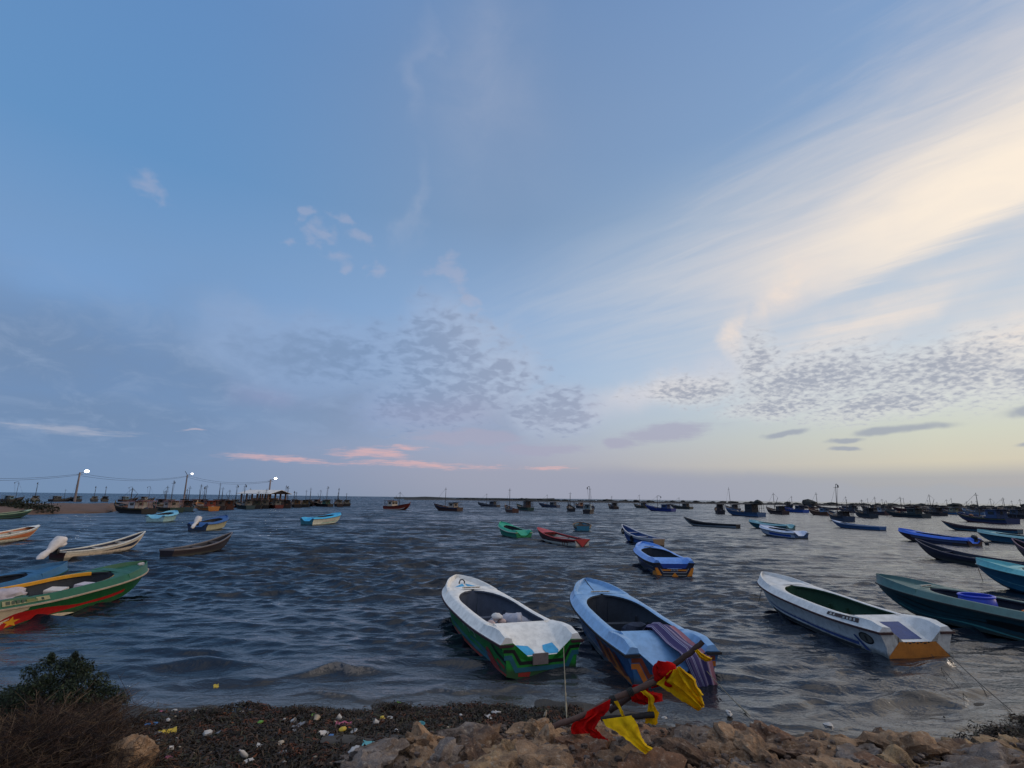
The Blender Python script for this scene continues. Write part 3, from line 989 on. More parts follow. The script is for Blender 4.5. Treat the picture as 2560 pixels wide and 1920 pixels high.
def navy_side(mb, S):
    for g in (1, -1):
        for k in range(4):
            band(mb, S, g, .5, 4.2, lambda x, k=k: .16+.17*k+.02*x, lambda x, k=k: .19+.17*k+.02*x, 2 if k % 2 else 4)
        patch(mb, S, g, [(.0, .0), (.0, .48), (.55, .40), (.9, .20), (.8, .02)], 1)
        band(mb, S, g, 2.6, 5.4, lambda x: .55, lambda x: .80, 4, .0045)


def navy_transom(mb, S, p0):
    h, zr = S.hb(0), S.zr(0)
    z0 = S.zk(0)
    tpoly(mb, [(0, zr-.50), (.36, z0), (-.36, z0)], 1, -.012)
    for s in (1, -1):
        tpoly(mb, [(s*(h-.06), zr-.26), (s*(h-.20), zr-.26), (s*(h-.52), z0+.10), (s*(h-.20), z0+.16)], 1)
    tpoly(mb, [(h-.42, zr-.34), (h-.48, zr-.42), (.20, zr-.42), (.20, zr-.34)], 1)
    tpoly(mb, [(-h+.42, zr-.34), (-h+.48, zr-.42), (-.20, zr-.42), (-.20, zr-.34)], 1)
    tline(mb, [(h-.36, zr-.30), (h-.50, zr-.50), (-h+.50, zr-.50), (-h+.36, zr-.30)], .02, 2, -.008)
    tline(mb, [(h-.50, zr-.64), (-h+.50, zr-.64)], .018, 2, -.008)
    tpoly(mb, [(h-.34, zr-.05), (h-.52, zr-.29), (-h+.52, zr-.29), (-h+.34, zr-.05)], 4, -.004)
    for r, zz in enumerate((zr-.33, zr-.40)):            # two short rows of worn white letters
        for i in range(5):
            mb.box((-.012, .16-.08*i, zz), (.003, .034+.012*((i+r) % 2), .038), 2)


boat_navy = frp_boat('fishing_boat', 'blue decked boat with orange triangles painted on its dark stern', 'boat', (8.88, 29.1), R(90.3), nS,
                     paint('hull_navy', (24, 30, 46), .4, .2, line=True), paint('gel_blue', (100, 148, 218), .38, .14, (60, 100, 160)), M_DARKRAIL, paint('cockpit_dark', (46, 50, 58)),
                     transom_m=paint('transom_navy', (22, 30, 58), .4, .2, line=True), side_decals=navy_side, transom_decals=navy_transom, decals_m=P_N, group='moulded fishing boats')

# --- worn white boat with orange stern
wS = Shape(6.9, 2.2, rim=.16)
P_W = [paint('paint_ochre', (178, 108, 36), .6, .45), paint('paint_slate', (52, 70, 120), .5, .4), paint('paint_hullblack', (24, 22, 24)), paint('badge_grey', (92, 90, 84), .7, .5), paint('plate_dark', (66, 52, 50), .7, .6), paint('paint_worn', (176, 172, 166), .6, .5)]


def white_side(mb, S):
    for g in (1, -1):
        band(mb, S, g, .95, 5.6, lambda x: .20+.016*x, lambda x: .40, 2)
        band(mb, S, g, .85, 5.9, lambda x: .36, lambda x: .39, 6, .006)
        band(mb, S, g, .9, 5.4, lambda x: .02, lambda x: .17, 3)
        patch(mb, S, g, [(.55, .12), (.72, .12), (1.10, .62), (1.02, .66)], 2, .006)
        patch(mb, S, g, [(.62+.26*math.cos(a*math.pi/8), .64+.24*math.sin(a*math.pi/8)) for a in range(16)], 3, .007)
        patch(mb, S, g, [(.62+.21*math.cos(a*math.pi/8), .64+.19*math.sin(a*math.pi/8)) for a in range(16)], 4, .009)
        patch(mb, S, g, [(.58, .52), (.64, .52), (.66, .76), (.60, .76)], 3, .011)


def white_transom(mb, S, p0):
    h, zr, z0 = S.hb(0), S.zr(0), S.zk(0)
    yc, zc = S.chine(0)
    tpoly(mb, [(h*.50, zr-.26), (yc*.97, zc+.10), (yc*.97, zc-.02), (yc*.55, z0+.16), (0, z0+.02), (-yc*.55, z0+.16), (-yc*.97, zc-.02), (-yc*.97, zc+.10), (-h*.50, zr-.26)], 1)
    for i in range(7):
        mb.box((-.008, .34-.11*i, zr-.275-.02*(i % 2)), (.003, .05+.02*(i % 3), .03), 3)


def white_deck(mb, S, prof, XA, XF):
    for s in (1, -1):                                      # worn number plates on the after quarters
        vs = []
        for x, k in ((.75, .25), (2.0, .25), (2.0, .85), (.75, .85)):
            pr = prof(x)
            a, b = pr[1], pr[2]
            vs.append((x, s*(a[0]+(b[0]-a[0])*k+.012), a[1]+(b[1]-a[1])*k+.006))
        mb.add(vs, [(0, 1, 2, 3)], 5)
        for i in range(8):
            if i == 4:
                continue
            vs = []
            x0 = .86+.135*i
            for x, k in ((x0, .36), (x0+.075+.02*(i % 2), .36), (x0+.075, .74), (x0+.01, .74)):
                pr = prof(x)
                a, b = pr[1], pr[2]
                vs.append((x, s*(a[0]+(b[0]-a[0])*k+.018), a[1]+(b[1]-a[1])*k+.010))
            mb.add(vs, [(0, 1, 2, 3)], 6)
    vs = [(x, y, prof(x)[7][1]+.012) for x, y in ((.30, .42), (.95, .36), (.95, -.36), (.30, -.42))]
    mb.add(vs, [(0, 1, 2, 3)], 2)


boat_white = frp_boat('fishing_boat', 'worn white decked boat with an orange stern panel and oval badge', 'boat', (10.84, 14.72), R(96.0), wS,
                      paint('hull_wornwhite', (196, 194, 192), .5, .55, (98, 92, 84), line=True), paint('gel_wornwhite', (214, 212, 208), .45, .45, (110, 100, 88)), paint('rail_rust', (62, 36, 34), .7, .5),
                      paint('cockpit_green', (40, 72, 50), .7, .5), transom_m=paint('transom_wornwhite', (190, 186, 178), .6, .9, (100, 86, 72), 9, line=True), side_decals=white_side, transom_decals=white_transom, deck_decals=white_deck,
                      decals_m=P_W, group='moulded fishing boats', plate=False, well=.34, nw=.5)

# --- dark teal boat carrying a barrel
tS = Shape(7.2, 2.3)
P_T = [paint('paint_tealblack', (14, 26, 30)), paint('paint_seagreen', (66, 128, 128)), paint('paint_tealdark', (36, 84, 92))]


def teal_side(mb, S):
    for g in (1, -1):
        for k, (a, b) in enumerate(((.10, 2), (.34, 1), (.56, 1))):
            band(mb, S, g, .4, 6.2, lambda x, a=a, k=k: a+.07*math.sin(x*1.9+k*1.1)+.02*x, lambda x, a=a, k=k: a+.05+.085*math.sin(x*1.9+k*1.1+.35)+.02*x, 1 if b == 1 else 2, n=40)
        band(mb, S, g, .2, 3.4, lambda x: .42+.10*math.sin(x*2.4), lambda x: .62+.12*math.sin(x*2.4+.5), 1, .006, 30)
        patch(mb, S, g, [(.9+.42*math.cos(a*math.pi/7), .28+.20*math.sin(a*math.pi/7)) for a in range(14)], 2, .008)
        patch(mb, S, g, [(2.6, .60), (3.1, .60), (3.1, .76), (2.6, .76)], 1, .009)


boat_teal = frp_boat('fishing_boat', 'dark teal boat with wavy painted sides carrying a blue barrel', 'boat', (17.3, 14.6), R(114.0), tS,
                     paint('hull_teal', (26, 66, 76), .45, .3, line=True), paint('gel_tealgrey', (62, 98, 96), .45, .35), paint('rail_tealblack', (24, 32, 34)), paint('cockpit_dark', (46, 50, 58)),
                     side_decals=teal_side, decals_m=P_T, group='moulded fishing boats', plate=True)

# --- green boat with red wave and star, left
sS = Shape(6.6, 2.15, zs=.68, zb=.98)
P_S = [paint('paint_starred', (168, 24, 22)), paint('paint_ivory', (206, 190, 164)), paint('paint_gold', (214, 150, 34)), paint('paint_deepgreen', (18, 48, 30)), paint('paint_yellow', (214, 150, 30)), paint('plate_cream', (150, 146, 110), .6, .5), paint('plate_olive', (96, 100, 44))]


def star_side(mb, S):
    lo = lambda x: .02+.30*ss(.2, 1.6, x)*(1-.15*math.sin(x*1.3))-.06*ss(2.2, 4.6, x)+.10*ss(4.0, 5.2, x)
    hi = lambda x: .48+.28*ss(.1, 1.0, x)-.30*ss(1.5, 3.2, x)+.06*ss(3.4, 5.2, x)
    for g in (1, -1):
        band(mb, S, g, .22, 5.0, lo, lambda x: max(lo(x)+.012, hi(x)), 1, .005, 40)
        band(mb, S, g, .02, 1.15, lambda x: .02+.80*ss(.15, 1.15, x), lambda x: .97, 2, .0045, 20)
        band(mb, S, g, 1.25, 2.9, lambda x: .03, lambda x: .05+.20*math.sin((x-1.25)/1.65*math.pi), 2, .006)
        cx, cs = .78, .33
        pts = []
        for k in range(10):
            rr = 1.0 if k % 2 == 0 else .42
            a = math.pi/2+k*math.pi/5
            pts.append((cx+.27*rr*math.cos(a), cs+.27*rr*math.sin(a)))
        patch(mb, S, g, pts, 3, .009)


def star_deck(mb, S, prof, XA, XF):
    for s in (1, -1):
        vs = []
        for x, k in ((.30, .10), (1.75, .10), (1.75, .80), (.30, .80)):
            a, b = prof(x)[1], prof(x)[2]
            vs.append((x, s*(a[0]+(b[0]-a[0])*k+.012), a[1]+(b[1]-a[1])*k+.006))
        mb.add(vs, [(0, 1, 2, 3)], 6)
        for i, (x0, x1, m) in enumerate(((.40, .52, 4), (.57, .66, 4), (.70, .80, 4), (.86, .93, 4), (1.0, 1.36, 7), (1.48, 1.56, 4))):
            vs = []
            for x, k in ((x0, .22), (x1, .22), (x1, .68), (x0, .68)):
                a, b = prof(x)[1], prof(x)[2]
                vs.append((x, s*(a[0]+(b[0]-a[0])*k+.018), a[1]+(b[1]-a[1])*k+.010))
            mb.add(vs, [(0, 1, 2, 3)], m)
        # yellow edge round the opening
        rows = []
        for i in range(25):
            x = XA+.03+(XF-.35-XA)*i/24
            pr = prof(x)
            rows.append([(x, s*(pr[6][0]-.004), pr[6][1]-.10), (x, s*(pr[6][0]-.004), pr[6][1]+.004), (x, s*(pr[5][0]+.01), pr[5][1]+.006)])
        mb.loft(rows, 5)


boat_star = frp_boat('fishing_boat', 'green boat with a red wave and gold star painted on its side', 'boat', (-16.3, 16.3), R(83), sS,
                     paint('hull_darkgreen', (24, 88, 46), .4, .3, line=True), paint('gel_green', (32, 88, 58), .42, .45), paint('rail_ivory', (168, 148, 128), .6, .4), paint('cockpit_dark', (46, 50, 58)),
                     side_decals=star_side, deck_decals=star_deck, decals_m=P_S, group='moulded fishing boats', plate=False, heel=4.5, ow=.80)
# tan foredeck boards of that boat
mb = MB()
for i in range(5):
    x = sS.L*.745+.46+.20*i
    mb.box((x, 0, sS.zr(x)-.035+.012*i*.3), (.185, 2*max(.1, sS.hb(x)-.36), .02))
mb.build('foredeck_board', paint('board_tan', (168, 128, 78), .7, .4), boat_star)

# --- teal boat behind it
uS = Shape(6.0, 2.0, zs=.58, zb=.98)
boat_deep = frp_boat('fishing_boat', 'teal and blue boat lying behind the green star boat', 'boat', by_bow(166, 1411, 1.1, R(80), uS.L), R(80), uS,
                     paint('hull_bluegreen', (34, 92, 92), .5, .4, line=True), paint('gel_deepblue', (40, 92, 128), .5, .4), paint('rail_green', (28, 70, 58)), paint('cockpit_dark', (46, 50, 58)),
                     group='moulded fishing boats', plate=False)

# things carried in the near boats
def crumple(mb, c, s, seed, mi=0, n=9):
    mb.rock(c, s, seed, n=n, rough=.75, mi=mi)


def on_boat(name, mbs, mats, root, p, label, cat, group=None, rz=0.0):
    """a loose thing standing at point p of a boat's own frame"""
    o = mbs.build(name, mats, None)
    o.matrix_world = Matrix.Translation(local(root, p)) @ root.rotation_euler.to_matrix().to_4x4() @ Matrix.Rotation(rz, 4, 'Z')
    return tag(o, label, cat, group)


M_FOAMBLOCK = paint('float_pinkwhite', (206, 176, 166), .7, .4)
M_FOAMWHITE = paint('float_white', (214, 208, 202), .7, .3)
M_CLOTHGREY = paint('net_cloth', (166, 166, 176), .85, .3)
for i, (x, y, z, r, m, lb) in enumerate(((2.30, .10, .52, .10, 0, 'pinkish foam net float nearest the bag in the green boat'), (2.26, .42, .50, .40, 0, 'pinkish foam net float on the left of the heap in the green boat'),
                                         (2.30, .26, .66, .9, 1, 'white foam net float on top of the heap in the green boat'), (2.60, .12, .62, 1.4, 1, 'white foam net float at the back of the heap in the green boat'))):
    mb = MB()
    mb.rock((0, 0, .1), (.34, .24, .20), 40+i, n=7, rough=.12)
    on_boat('net_float', mb, M_FOAMBLOCK if m == 0 else M_FOAMWHITE, boat_green, (x, y, z), lb, 'float', 'foam floats heaped in the green boat', r)
mb = MB()
crumple(mb, (0, 0, .28), (.9, 1.0, .78), 51, n=12)
crumple(mb, (.2, .6, .2), (.9, .8, .46), 53)
on_boat('sack', mb, M_CLOTHGREY, boat_green, (2.38, -.36, .20), 'grey white sack beside the foam floats in the green boat', 'sack')
mb = MB()
crumple(mb, (0, 0, .3), (.7, .9, .62), 52)
on_boat('net_sack', mb, paint('net_darkblue', (52, 60, 78), .9, .3), boat_blue, (3.1, -.35, .0), 'dark net bundle lying inside the pale blue boat', 'net')

# striped cloth over the pale blue boat's stern
def striped_cloth():
    m = bpy.data.materials.new('cloth_striped')
    m.use_nodes = True
    N = Nodes(m.node_tree)
    a = N.new('ShaderNodeAttribute', attribute_name='across').outputs['Fac']
    t = N.m('FRACT', N.mul(a, 4.0))
    line = N.mx(N.mul(N.ss(t, .10, .13), N.ss(t, .20, .17)), N.mul(N.ss(t, .28, .31), N.ss(t, .38, .35)))
    red = N.ss(a, .72, .86)
    base = N.mix(red, lin((62, 52, 92)), lin((148, 96, 104)))
    col = N.mix(N.mul(line, .8), base, lin((176, 168, 186)))
    p = N.new('ShaderNodeBsdfPrincipled')
    N.put(p.inputs['Base Color'], col)
    p.inputs['Roughness'].default_value = .9
    o = N.new('ShaderNodeOutputMaterial')
    N.t.links.new(p.outputs[0], o.inputs[0])
    # path along the boat: over the coaming, across the well, down the transom
    zr = bS.zr(0)
    path = [(1.62, zr+.02), (1.46, zr+.20), (1.25, zr+.23), (.95, zr+.13), (.6, zr+.04), (.3, zr+.0), (.06, zr-.02), (-.10, zr-.12), (-.13, zr-.38), (-.15, zr-.62), (-.14, zr-.86)]
    n, V, A = 14, [], []
    for i, (x, z) in enumerate(path):
        f = i/(len(path)-1)
        y0, y1 = -.02-.22*f, -.62-.34*f
        if f < .3:
            y0, y1 = y0+.10*(1-f/.3), y1+.16*(1-f/.3)
        if f > .65:
            y0 -= .30*(f-.65)/.35
        for k in range(n+1):
            s = k/n
            w = .022*math.sin(s*19+f*3)+.018*math.sin(s*9-f*5)
            lift = .10*math.sin(s*math.pi)*(1-abs(f-.35)) if f < .62 else 0
            V.append((x+(w if f > .6 else 0), y0+(y1-y0)*s, z+lift+(w if f <= .6 else 0)+.015*math.sin(s*6)))
            A.append(s)
    mb = MB()
    nn = n+1
    m0 = len(V)
    V2 = V+[(x+.010, y, z-.012) for x, y, z in V]
    F = []
    for i in range(len(path)-1):
        for k in range(n):
            q = (i*nn+k, i*nn+k+1, (i+1)*nn+k+1, (i+1)*nn+k)
            F += [q, tuple(v+m0 for v in q[::-1])]
    mb.add(V2, F)
    o = on_boat('striped_cloth', mb, m, boat_blue, (0, 0, 0), 'purple cloth with white stripes hung over the pale blue stern', 'cloth')
    at_ = o.data.attributes.new('across', 'FLOAT', 'POINT')
    at_.data.foreach_set('value', A+A)


striped_cloth()

# barrels in the dark teal boat
M_BARREL = paint('barrel_blue', (44, 72, 190), .4, .2, (30, 40, 90))
t = thing('barrel', 'open blue plastic barrel standing in the dark teal boat', 'barrel', local(boat_teal, (4.05, -.05, 0)), 0)
mb = MB()
mb.lathe([(.0, .28), (.50, .28), (.53, .50), (.50, .80), (.46, .97), (.44, 1.0), (.41, 1.0), (.42, .96), (.46, .72), (.46, .34), (0, .33)], 28)
mb.build('body', M_BARREL, t)
mb = MB()
mb.lathe([(.47, .93), (.50, .95), (.50, .99), (.47, 1.01), (.44, .99)], 28)
mb.build('rim', M_BARREL, t)
mb = MB()
mb.box((0, 0, .2), (.9, .6, .40), taper=.92)
mb.box((0, 0, .41), (.86, .56, .03), taper=.98)
on_boat('fish_crate', mb, paint('crate_blue', (70, 112, 214), .5, .2), boat_teal, (4.85, .10, .24), 'light blue crate lying beside the open barrel', 'crate')
mb = MB()
mb.box((0, 0, .14), (.7, .5, .28), taper=1.05)
mb.box((0, 0, .29), (.76, .55, .05))
on_boat('fish_crate', mb, paint('crate_orange', (206, 110, 36), .5, .2), boat_teal, (2.4, .0, .46), 'orange crate in the after part of the dark teal boat', 'crate')
mb = MB()
crumple(mb, (0, 0, .05), (.5, .22, .14), 77)
on_boat('rope_bundle', mb, paint('rope_pale', (168, 168, 180), .9), boat_teal, (tS.L*.94, -.05, tS.zr(tS.L*.93)+.02), 'pale rope bundle on the bow of the dark teal boat', 'rope')

# load of the star boat
mb = MB()
crumple(mb, (0, 0, .26), (1.2, .95, .62), 61, n=12)
crumple(mb, (.35, .25, .22), (.7, .5, .4), 62)
on_boat('tarpaulin', mb, paint('tarp_lilac', (176, 164, 168), .85, .3), boat_star, (1.15, -.10, .44), 'pale crumpled tarpaulin over the stern of the star boat', 'tarpaulin')
mb = MB()
mb.box((0, 0, .2), (.62, .45, .40), taper=1.04)
mb.box((0, 0, .42), (.68, .50, .06), taper=.97)
on_boat('cool_box', mb, paint('box_white', (214, 200, 186), .5, .2), boat_star, (2.75, -.12, .30), 'white cool box in the middle of the star boat', 'box', rz=.5)
mb = MB()
mb.box((0, 0, .16), (.62, .5, .36), taper=.96)
crumple(mb, (-.42, -.05, .14), (.62, .5, .34), 63)
on_boat('wrapped_box', mb, paint('box_lilac', (196, 186, 190), .6, .3), boat_star, (3.9, -.10, .40), 'pale wrapped box towards the bow of the star boat', 'box', rz=.3)
mb = MB()
crumple(mb, (0, 0, .1), (.34, .26, .2), 64)
on_boat('cloth_rag', mb, paint('rag_pale', (190, 180, 176), .9), boat_star, (sS.L*.955, -.05, sS.zr(sS.L*.95)+.04), 'pale rag on the bow tip of the star boat', 'cloth')


# ------------------------------------------------------------------ open canoe-like boats
def open_boat(name, label, cat, pl, B, zs, zb, hull_c, band_c, rim_c, inner_c, group=None, transom_c=None, motor=None, sheer=2.2, blunt=1.7, foredeck=None, thwarts=3, tyres=False, ticks=None, up=.0, blotch=None, vee=False):
    (x0, y0), hd, L = pl
    S = Shape(L, B, zs=zs, zb=zb, rim=.0, sheer=sheer, flat=.72, blunt=blunt, deep=.2)
    root = thing(name, label, cat, (x0, y0, 0), hd, group)
    tone = lambda c, n, **k: paint(n+'_%d_%d_%d' % tuple(c), c, .55, .45, line=(n in ('hull', 'transom')), **k)
    mats = [tone(hull_c, 'hull'), tone(band_c, 'band'), tone(transom_c or hull_c, 'transom'), tone(rim_c, 'rim')]
    mb = MB()
    hx = S.xs(0, L*.9, 20)+[L*(.9+.1*math.sin(i/7*math.pi/2)) for i in range(1, 8)]
    for g in (1, -1):
        rings = []
        for x in hx:
            yc, zc = S.chine(x)
            rings.append([(x, 0, S.zk(x)), (x, g*yc, zc)]+[S.side(x, s, g) for s in (.03, .3, .6, .8, 1.0)])
        mb.loft(rings if g > 0 else [r[::-1] for r in rings], 0)
        band(mb, S, g, 0, L*.985, .72, 1.0, 1, .006, 26)
        if blotch:
            for k, c in enumerate(blotch):
                patch(mb, S, g, [(L*(.10+.13*k)+.3*math.cos(a), .42+.2*math.sin(a)) for a in (0, .9, 1.8, 2.7, 3.6, 4.5, 5.4)], 3, .008)
        if ticks:
            for k in range(ticks):
                mb.tube([S.side(L*(.14+.045*k), .2, g, .01), S.side(L*(.14+.045*k), .98, g, .01)], .022, 4, 1)
    yc, zc = S.chine(0)
    ring = [(0, yc, zc), S.side(0, .5, 1), S.side(0, 1, 1), S.side(0, 1, -1), S.side(0, .5, -1), (0, -yc, zc), (0, 0, S.zk(0))]
    mb.add(ring+[(0, 0, (zc+S.zr(0))/2)], [(7, (i+1) % 7, i) for i in range(7)], 2)
    if vee:
        tpoly(mb, [(S.hb(0)*.95, zs-.06), (.0, -.1), (-S.hb(0)*.95, zs-.06)], 1, -.02)
        tpoly(mb, [(S.hb(0)*.8, zs-.04), (.0, .0), (-S.hb(0)*.8, zs-.04)], 3, -.03)
    mb.build('hull', mats, root, angle=30)
    mb = MB()
    for g in (1, -1):
        rings = []
        for x in hx:
            y, z = S.hb(x), S.zr(x)-.02
            rings.append([(x, g*(y*.975-.002), z-.08), (x+(.03 if x > .97*L else 0), g*(y+.02), z-.05), (x+(.03 if x > .97*L else 0), g*(y+.02), z+.02), (x, g*max(0, y-.07), z+.02), (x, g*max(0, y-.075), z-.05)])
        mb.loft(rings if g < 0 else [r[::-1] for r in rings])
    w = S.hb(0)
    mb.box((.03, 0, S.zr(0)-.03), (.07, 2*w+.02, .09))
    mb.build('gunwale', mats[3], root, angle=50)
    mb = MB()
    for g in (1, -1):
        rings = []
        for x in hx:
            y, z = max(0, S.hb(x)-.07), S.zr(x)-.03
            yc, zc = S.chine(x)
            zf = max(.02, S.zk(x)+.12)
            rings.append([(x+.03, g*y, z), (x+.03, g*max(0, y-.03), z-(z-zf)*.5), (x+.03, g*max(0, yc*.75-.03), zf), (x+.03, 0, zf-.01)])
        mb.loft(rings if g > 0 else [r[::-1] for r in rings])
    mb.build('cockpit', tone(inner_c, 'inner'), root)
    for k in range(thwarts):
        mb = MB()
        x = L*(.22+.5*k/max(1, thwarts-1))
        mb.box((x, 0, S.zr(x)-.14), (.20, 2*S.hb(x)-.12, .04))
        mb.build('thwart', mats[3], root, smooth=False)
    if foredeck:
        mb = MB()
        rings = []
        for i in range(9):
            x = L*(1-foredeck*(1-i/8)*1.0)
            y, z = max(0, S.hb(x)-.06), S.zr(x)
            rings.append([(x, y, z-.01), (x, y*.5, z+.03), (x, 0, z+.04), (x, -y*.5, z+.03), (x, -y, z-.01)])
        mb.loft(rings)
        mb.build('foredeck', mats[3], root)
    if tyres:
        for i, (fx, g) in enumerate(((.88, 1), (.52, 1), (.5, -1))):
            x = L*fx
            mb = MB()
            c = S.side(x, .55, g, .09)
            cy = [(c[0]+.20*math.cos(a*math.pi/8), c[1], c[2]+.24*math.sin(a*math.pi/8)) for a in range(17)]
            mb.tube(cy, .075, 7, cap=False)
            mb.build('fender_tyre', paint('tyre_black', (26, 26, 28), .8, .2), root)
    if motor:
        outboard(root, S, motor)
    return root


def outboard(root, S, kind):
    """outboard engine tilted up on the transom, wrapped in cloth or bare"""
    mb = MB()
    z = S.zr(0)
    m = paint('motor_dark', (34, 34, 38), .5)
    mb.box((-.10, 0, z+.02), (.16, .26, .34))
    mb.tube([(-.05, 0, z+.15), (-.55, 0, z+.05), (-1.05, 0, z-.18)], [.09, .075, .05], 8)
    mb.box((-1.05, 0, z-.24), (.34, .05, .30))
    o = mb.build('outboard_motor', m, root)
    mb = MB()
    if kind == 'wrapped':
        mb.tube([(.34, 0, z+.42), (.22, 0, z+.60), (-.05, 0, z+.62), (-.35, 0, z+.38), (-.56, 0, z+.13), (-.68, 0, z+.06), (-.95, 0, z-.10), (-1.22, 0, z-.28), (-1.36, 0, z-.34)], [.10, .27, .33, .27, .19, .15, .20, .17, .05], 12)
        mb.rock((.02, 0, z+.50), (.8, .66, .60), 81, n=9, rough=.3)
        mb.build('motor_cover', paint('cover_white', (214, 206, 202), .8, .25), o)
    else:
        mb.rock((.02, 0, z+.30), (.62, .42, .42), 84, n=9, rough=.15)
        mb.build('motor_cowling', paint('cowl_grey', (48, 46, 48), .5), o)


G_OPEN = 'open boats anchored off the beach'
G_DECK = 'small decked boats anchored off the beach'


def small_frp(label, stern, bow_x, L, hull, deck, far=True, B=2.0, zs=.6, zb=.95, rail=(30, 30, 34), inner=(44, 46, 52), side=None, decals=(), transom=None, tdec=None, plate=False, **kw):
    (x, y), hd, L = place(stern, bow_x, L, far)
    S = Shape(L, B, zs=zs, zb=zb)
    t = lambda c, n: paint(n+'_%d_%d_%d' % tuple(c), c, .5, .4, line=(n in ('hull', 'transom')))
    return S, frp_boat('fishing_boat', label, 'boat', (x, y), hd, S, t(hull, 'hull'), t(deck, 'deck'), t(rail, 'rail'), t(inner, 'inner'), transom_m=t(transom or hull, 'transom'),
                       side_decals=side, transom_decals=tdec, decals_m=list(decals), group=G_DECK, plate=plate, **kw)


def stripes(*spec):
    def f(mb, S):
        for g in (1, -1):
            for (a, b, lo, hi, mi) in spec:
                band(mb, S, g, a*S.L, b*S.L, lo, hi, mi, .004+.001*mi)
    return f


small_frp('small emerald green boat left of the red and white boat', (1310, 1346), 1252, 6.2, (34, 128, 104), (46, 160, 122), transom=(36, 140, 82), rail=(190, 186, 170), zb=1.15)
open_boat('fishing_boat', 'white boat with red deck and a red V on its transom', 'boat', place((1456, 1368), 1345, 8.0), 2.1, .62, 1.2, (190, 184, 172), (92, 26, 26), (176, 52, 50), (70, 36, 36), G_OPEN, transom_c=(196, 186, 172), vee=True, ticks=3, foredeck=.30)
open_boat('fishing_boat', 'small dinghy with teal transom seen straight from astern', 'boat', place((1458, 1329), 1452, 5.0), 2.4, .75, .95, (40, 104, 124), (176, 168, 140), (110, 84, 62), (40, 34, 34), G_OPEN, transom_c=(52, 118, 140), blunt=2.4)
open_boat('fishing_boat', 'blue boat with white gunwale and black tyre fenders', 'boat', place((1648, 1366), 1557, 7.0), 1.7, .68, 1.55, (36, 78, 140), (196, 192, 194), (198, 196, 200), (40, 66, 120), G_OPEN, transom_c=(150, 120, 90), tyres=True, blotch=(1, 2), sheer=2.6)
open_boat('canoe', 'long dark canoe with pale side stripe beyond the navy decked boat', 'canoe', place((1846, 1321), 1712, 10.0), 1.6, .55, 1.35, (120, 128, 134), (26, 28, 38), (30, 28, 34), (30, 30, 36), G_OPEN, sheer=5, transom_c=(28, 28, 36))
small_frp('turquoise decked boat behind the white and blue boat', (1978, 1326), 1876, 7.2, (34, 92, 104), (128, 172, 176), far=True)
small_frp('white decked boat with blue side panels and blue transom', (2004, 1347), 1903, 6.8, (186, 190, 204), (206, 210, 224), transom=(30, 70, 110), decals=[paint('panel_blue', (40, 82, 168)), paint('panel_dark', (26, 30, 44))], side=stripes((.08, .62, .35, .75, 1), (.0, .9, .0, .22, 2)))
open_boat('canoe', 'blue skiff with pale gunwale near the moored trawlers', 'canoe', place((2208, 1327), 2085, 10.0), 1.7, .6, 1.15, (34, 84, 134), (42, 98, 150), (170, 178, 196), (60, 80, 110), G_OPEN, foredeck=.22, sheer=4)
mo = small_frp('bright blue skiff with its outboard engine tilted up', (2440, 1366), 2249, 8.2, (64, 40, 44), (52, 104, 204), zs=.55, zb=1.0, B=1.8, decals=[paint('panel_grey', (96, 106, 134)), paint('panel_navy', (34, 40, 70))], side=stripes((.02, .75, .55, .92, 1), (.2, .6, .1, .5, 2)), rail=(58, 96, 190))
outboard(mo[1], mo[0], 'bare')
open_boat('canoe', 'long black canoe crossing behind the turquoise bow', 'canoe', place((2590, 1432), 2288, 9.0), 1.6, .50, 1.30, (24, 24, 32), (40, 44, 66), (52, 52, 72), (34, 36, 48), G_OPEN, sheer=3.6)
(x, y) = by_bow(2440, 1399, 1.25, R(112), 7.0)
qS = Shape(7.0, 2.2, zs=.66, zb=1.1)
boat_turq = frp_boat('fishing_boat', 'turquoise decked boat entering the picture above the barrel', 'boat', (x, y), R(112), qS, paint('hull_petrol', (34, 92, 118), .45, .3), paint('gel_turquoise', (96, 172, 176), .4, .3), paint('rail_petrol', (26, 60, 70)), M_INNER,
                     decals_m=[paint('line_pale', (96, 150, 160))], side_decals=stripes((.3, .9, .34, .38, 1)), group='moulded fishing boats', plate=False)
open_boat('canoe', 'long teal canoe in front of the blue trawler', 'canoe', place((2552, 1335), 2360, 10.5), 1.6, .6, 1.35, (36, 84, 108), (70, 52, 62), (74, 54, 60), (44, 44, 54), G_OPEN, sheer=4.5, transom_c=(30, 74, 96))
small_frp('pale teal decked boat beyond the tilted outboard engine', (2655, 1368), 2446, 8.2, (44, 92, 116), (126, 170, 172), B=1.9)
open_boat('canoe', 'purple bowed canoe cut by the edge of the view', 'canoe', place((2760, 1432), 2530, 8.5), 1.5, .6, 1.45, (30, 24, 34), (88, 60, 84), (92, 66, 84), (30, 28, 34), G_OPEN, sheer=3.4)
open_boat('fishing_boat', 'white boat with an orange inside entering from the edge', 'boat', place((-110, 1368), 92, 8.5), 2.0, .62, 1.15, (186, 182, 166), (214, 208, 196), (222, 218, 208), (188, 110, 66), G_OPEN, foredeck=.12)
open_boat('fishing_boat', 'green boat with pale bow near the sand spit', 'boat', place((-70, 1300), 66, 11.0), 2.2, .7, 1.25, (26, 72, 62), (40, 104, 80), (150, 168, 140), (40, 60, 54), G_OPEN, foredeck=.15)
boat_cover = open_boat('canoe', 'cream canoe with a cloth wrapped outboard engine', 'canoe', place((140, 1400), 360, 7.6), 1.5, .50, 1.25, (206, 188, 166), (214, 206, 192), (214, 210, 200), (34, 44, 66), G_OPEN, transom_c=(58, 26, 30), motor='wrapped', sheer=3.0)
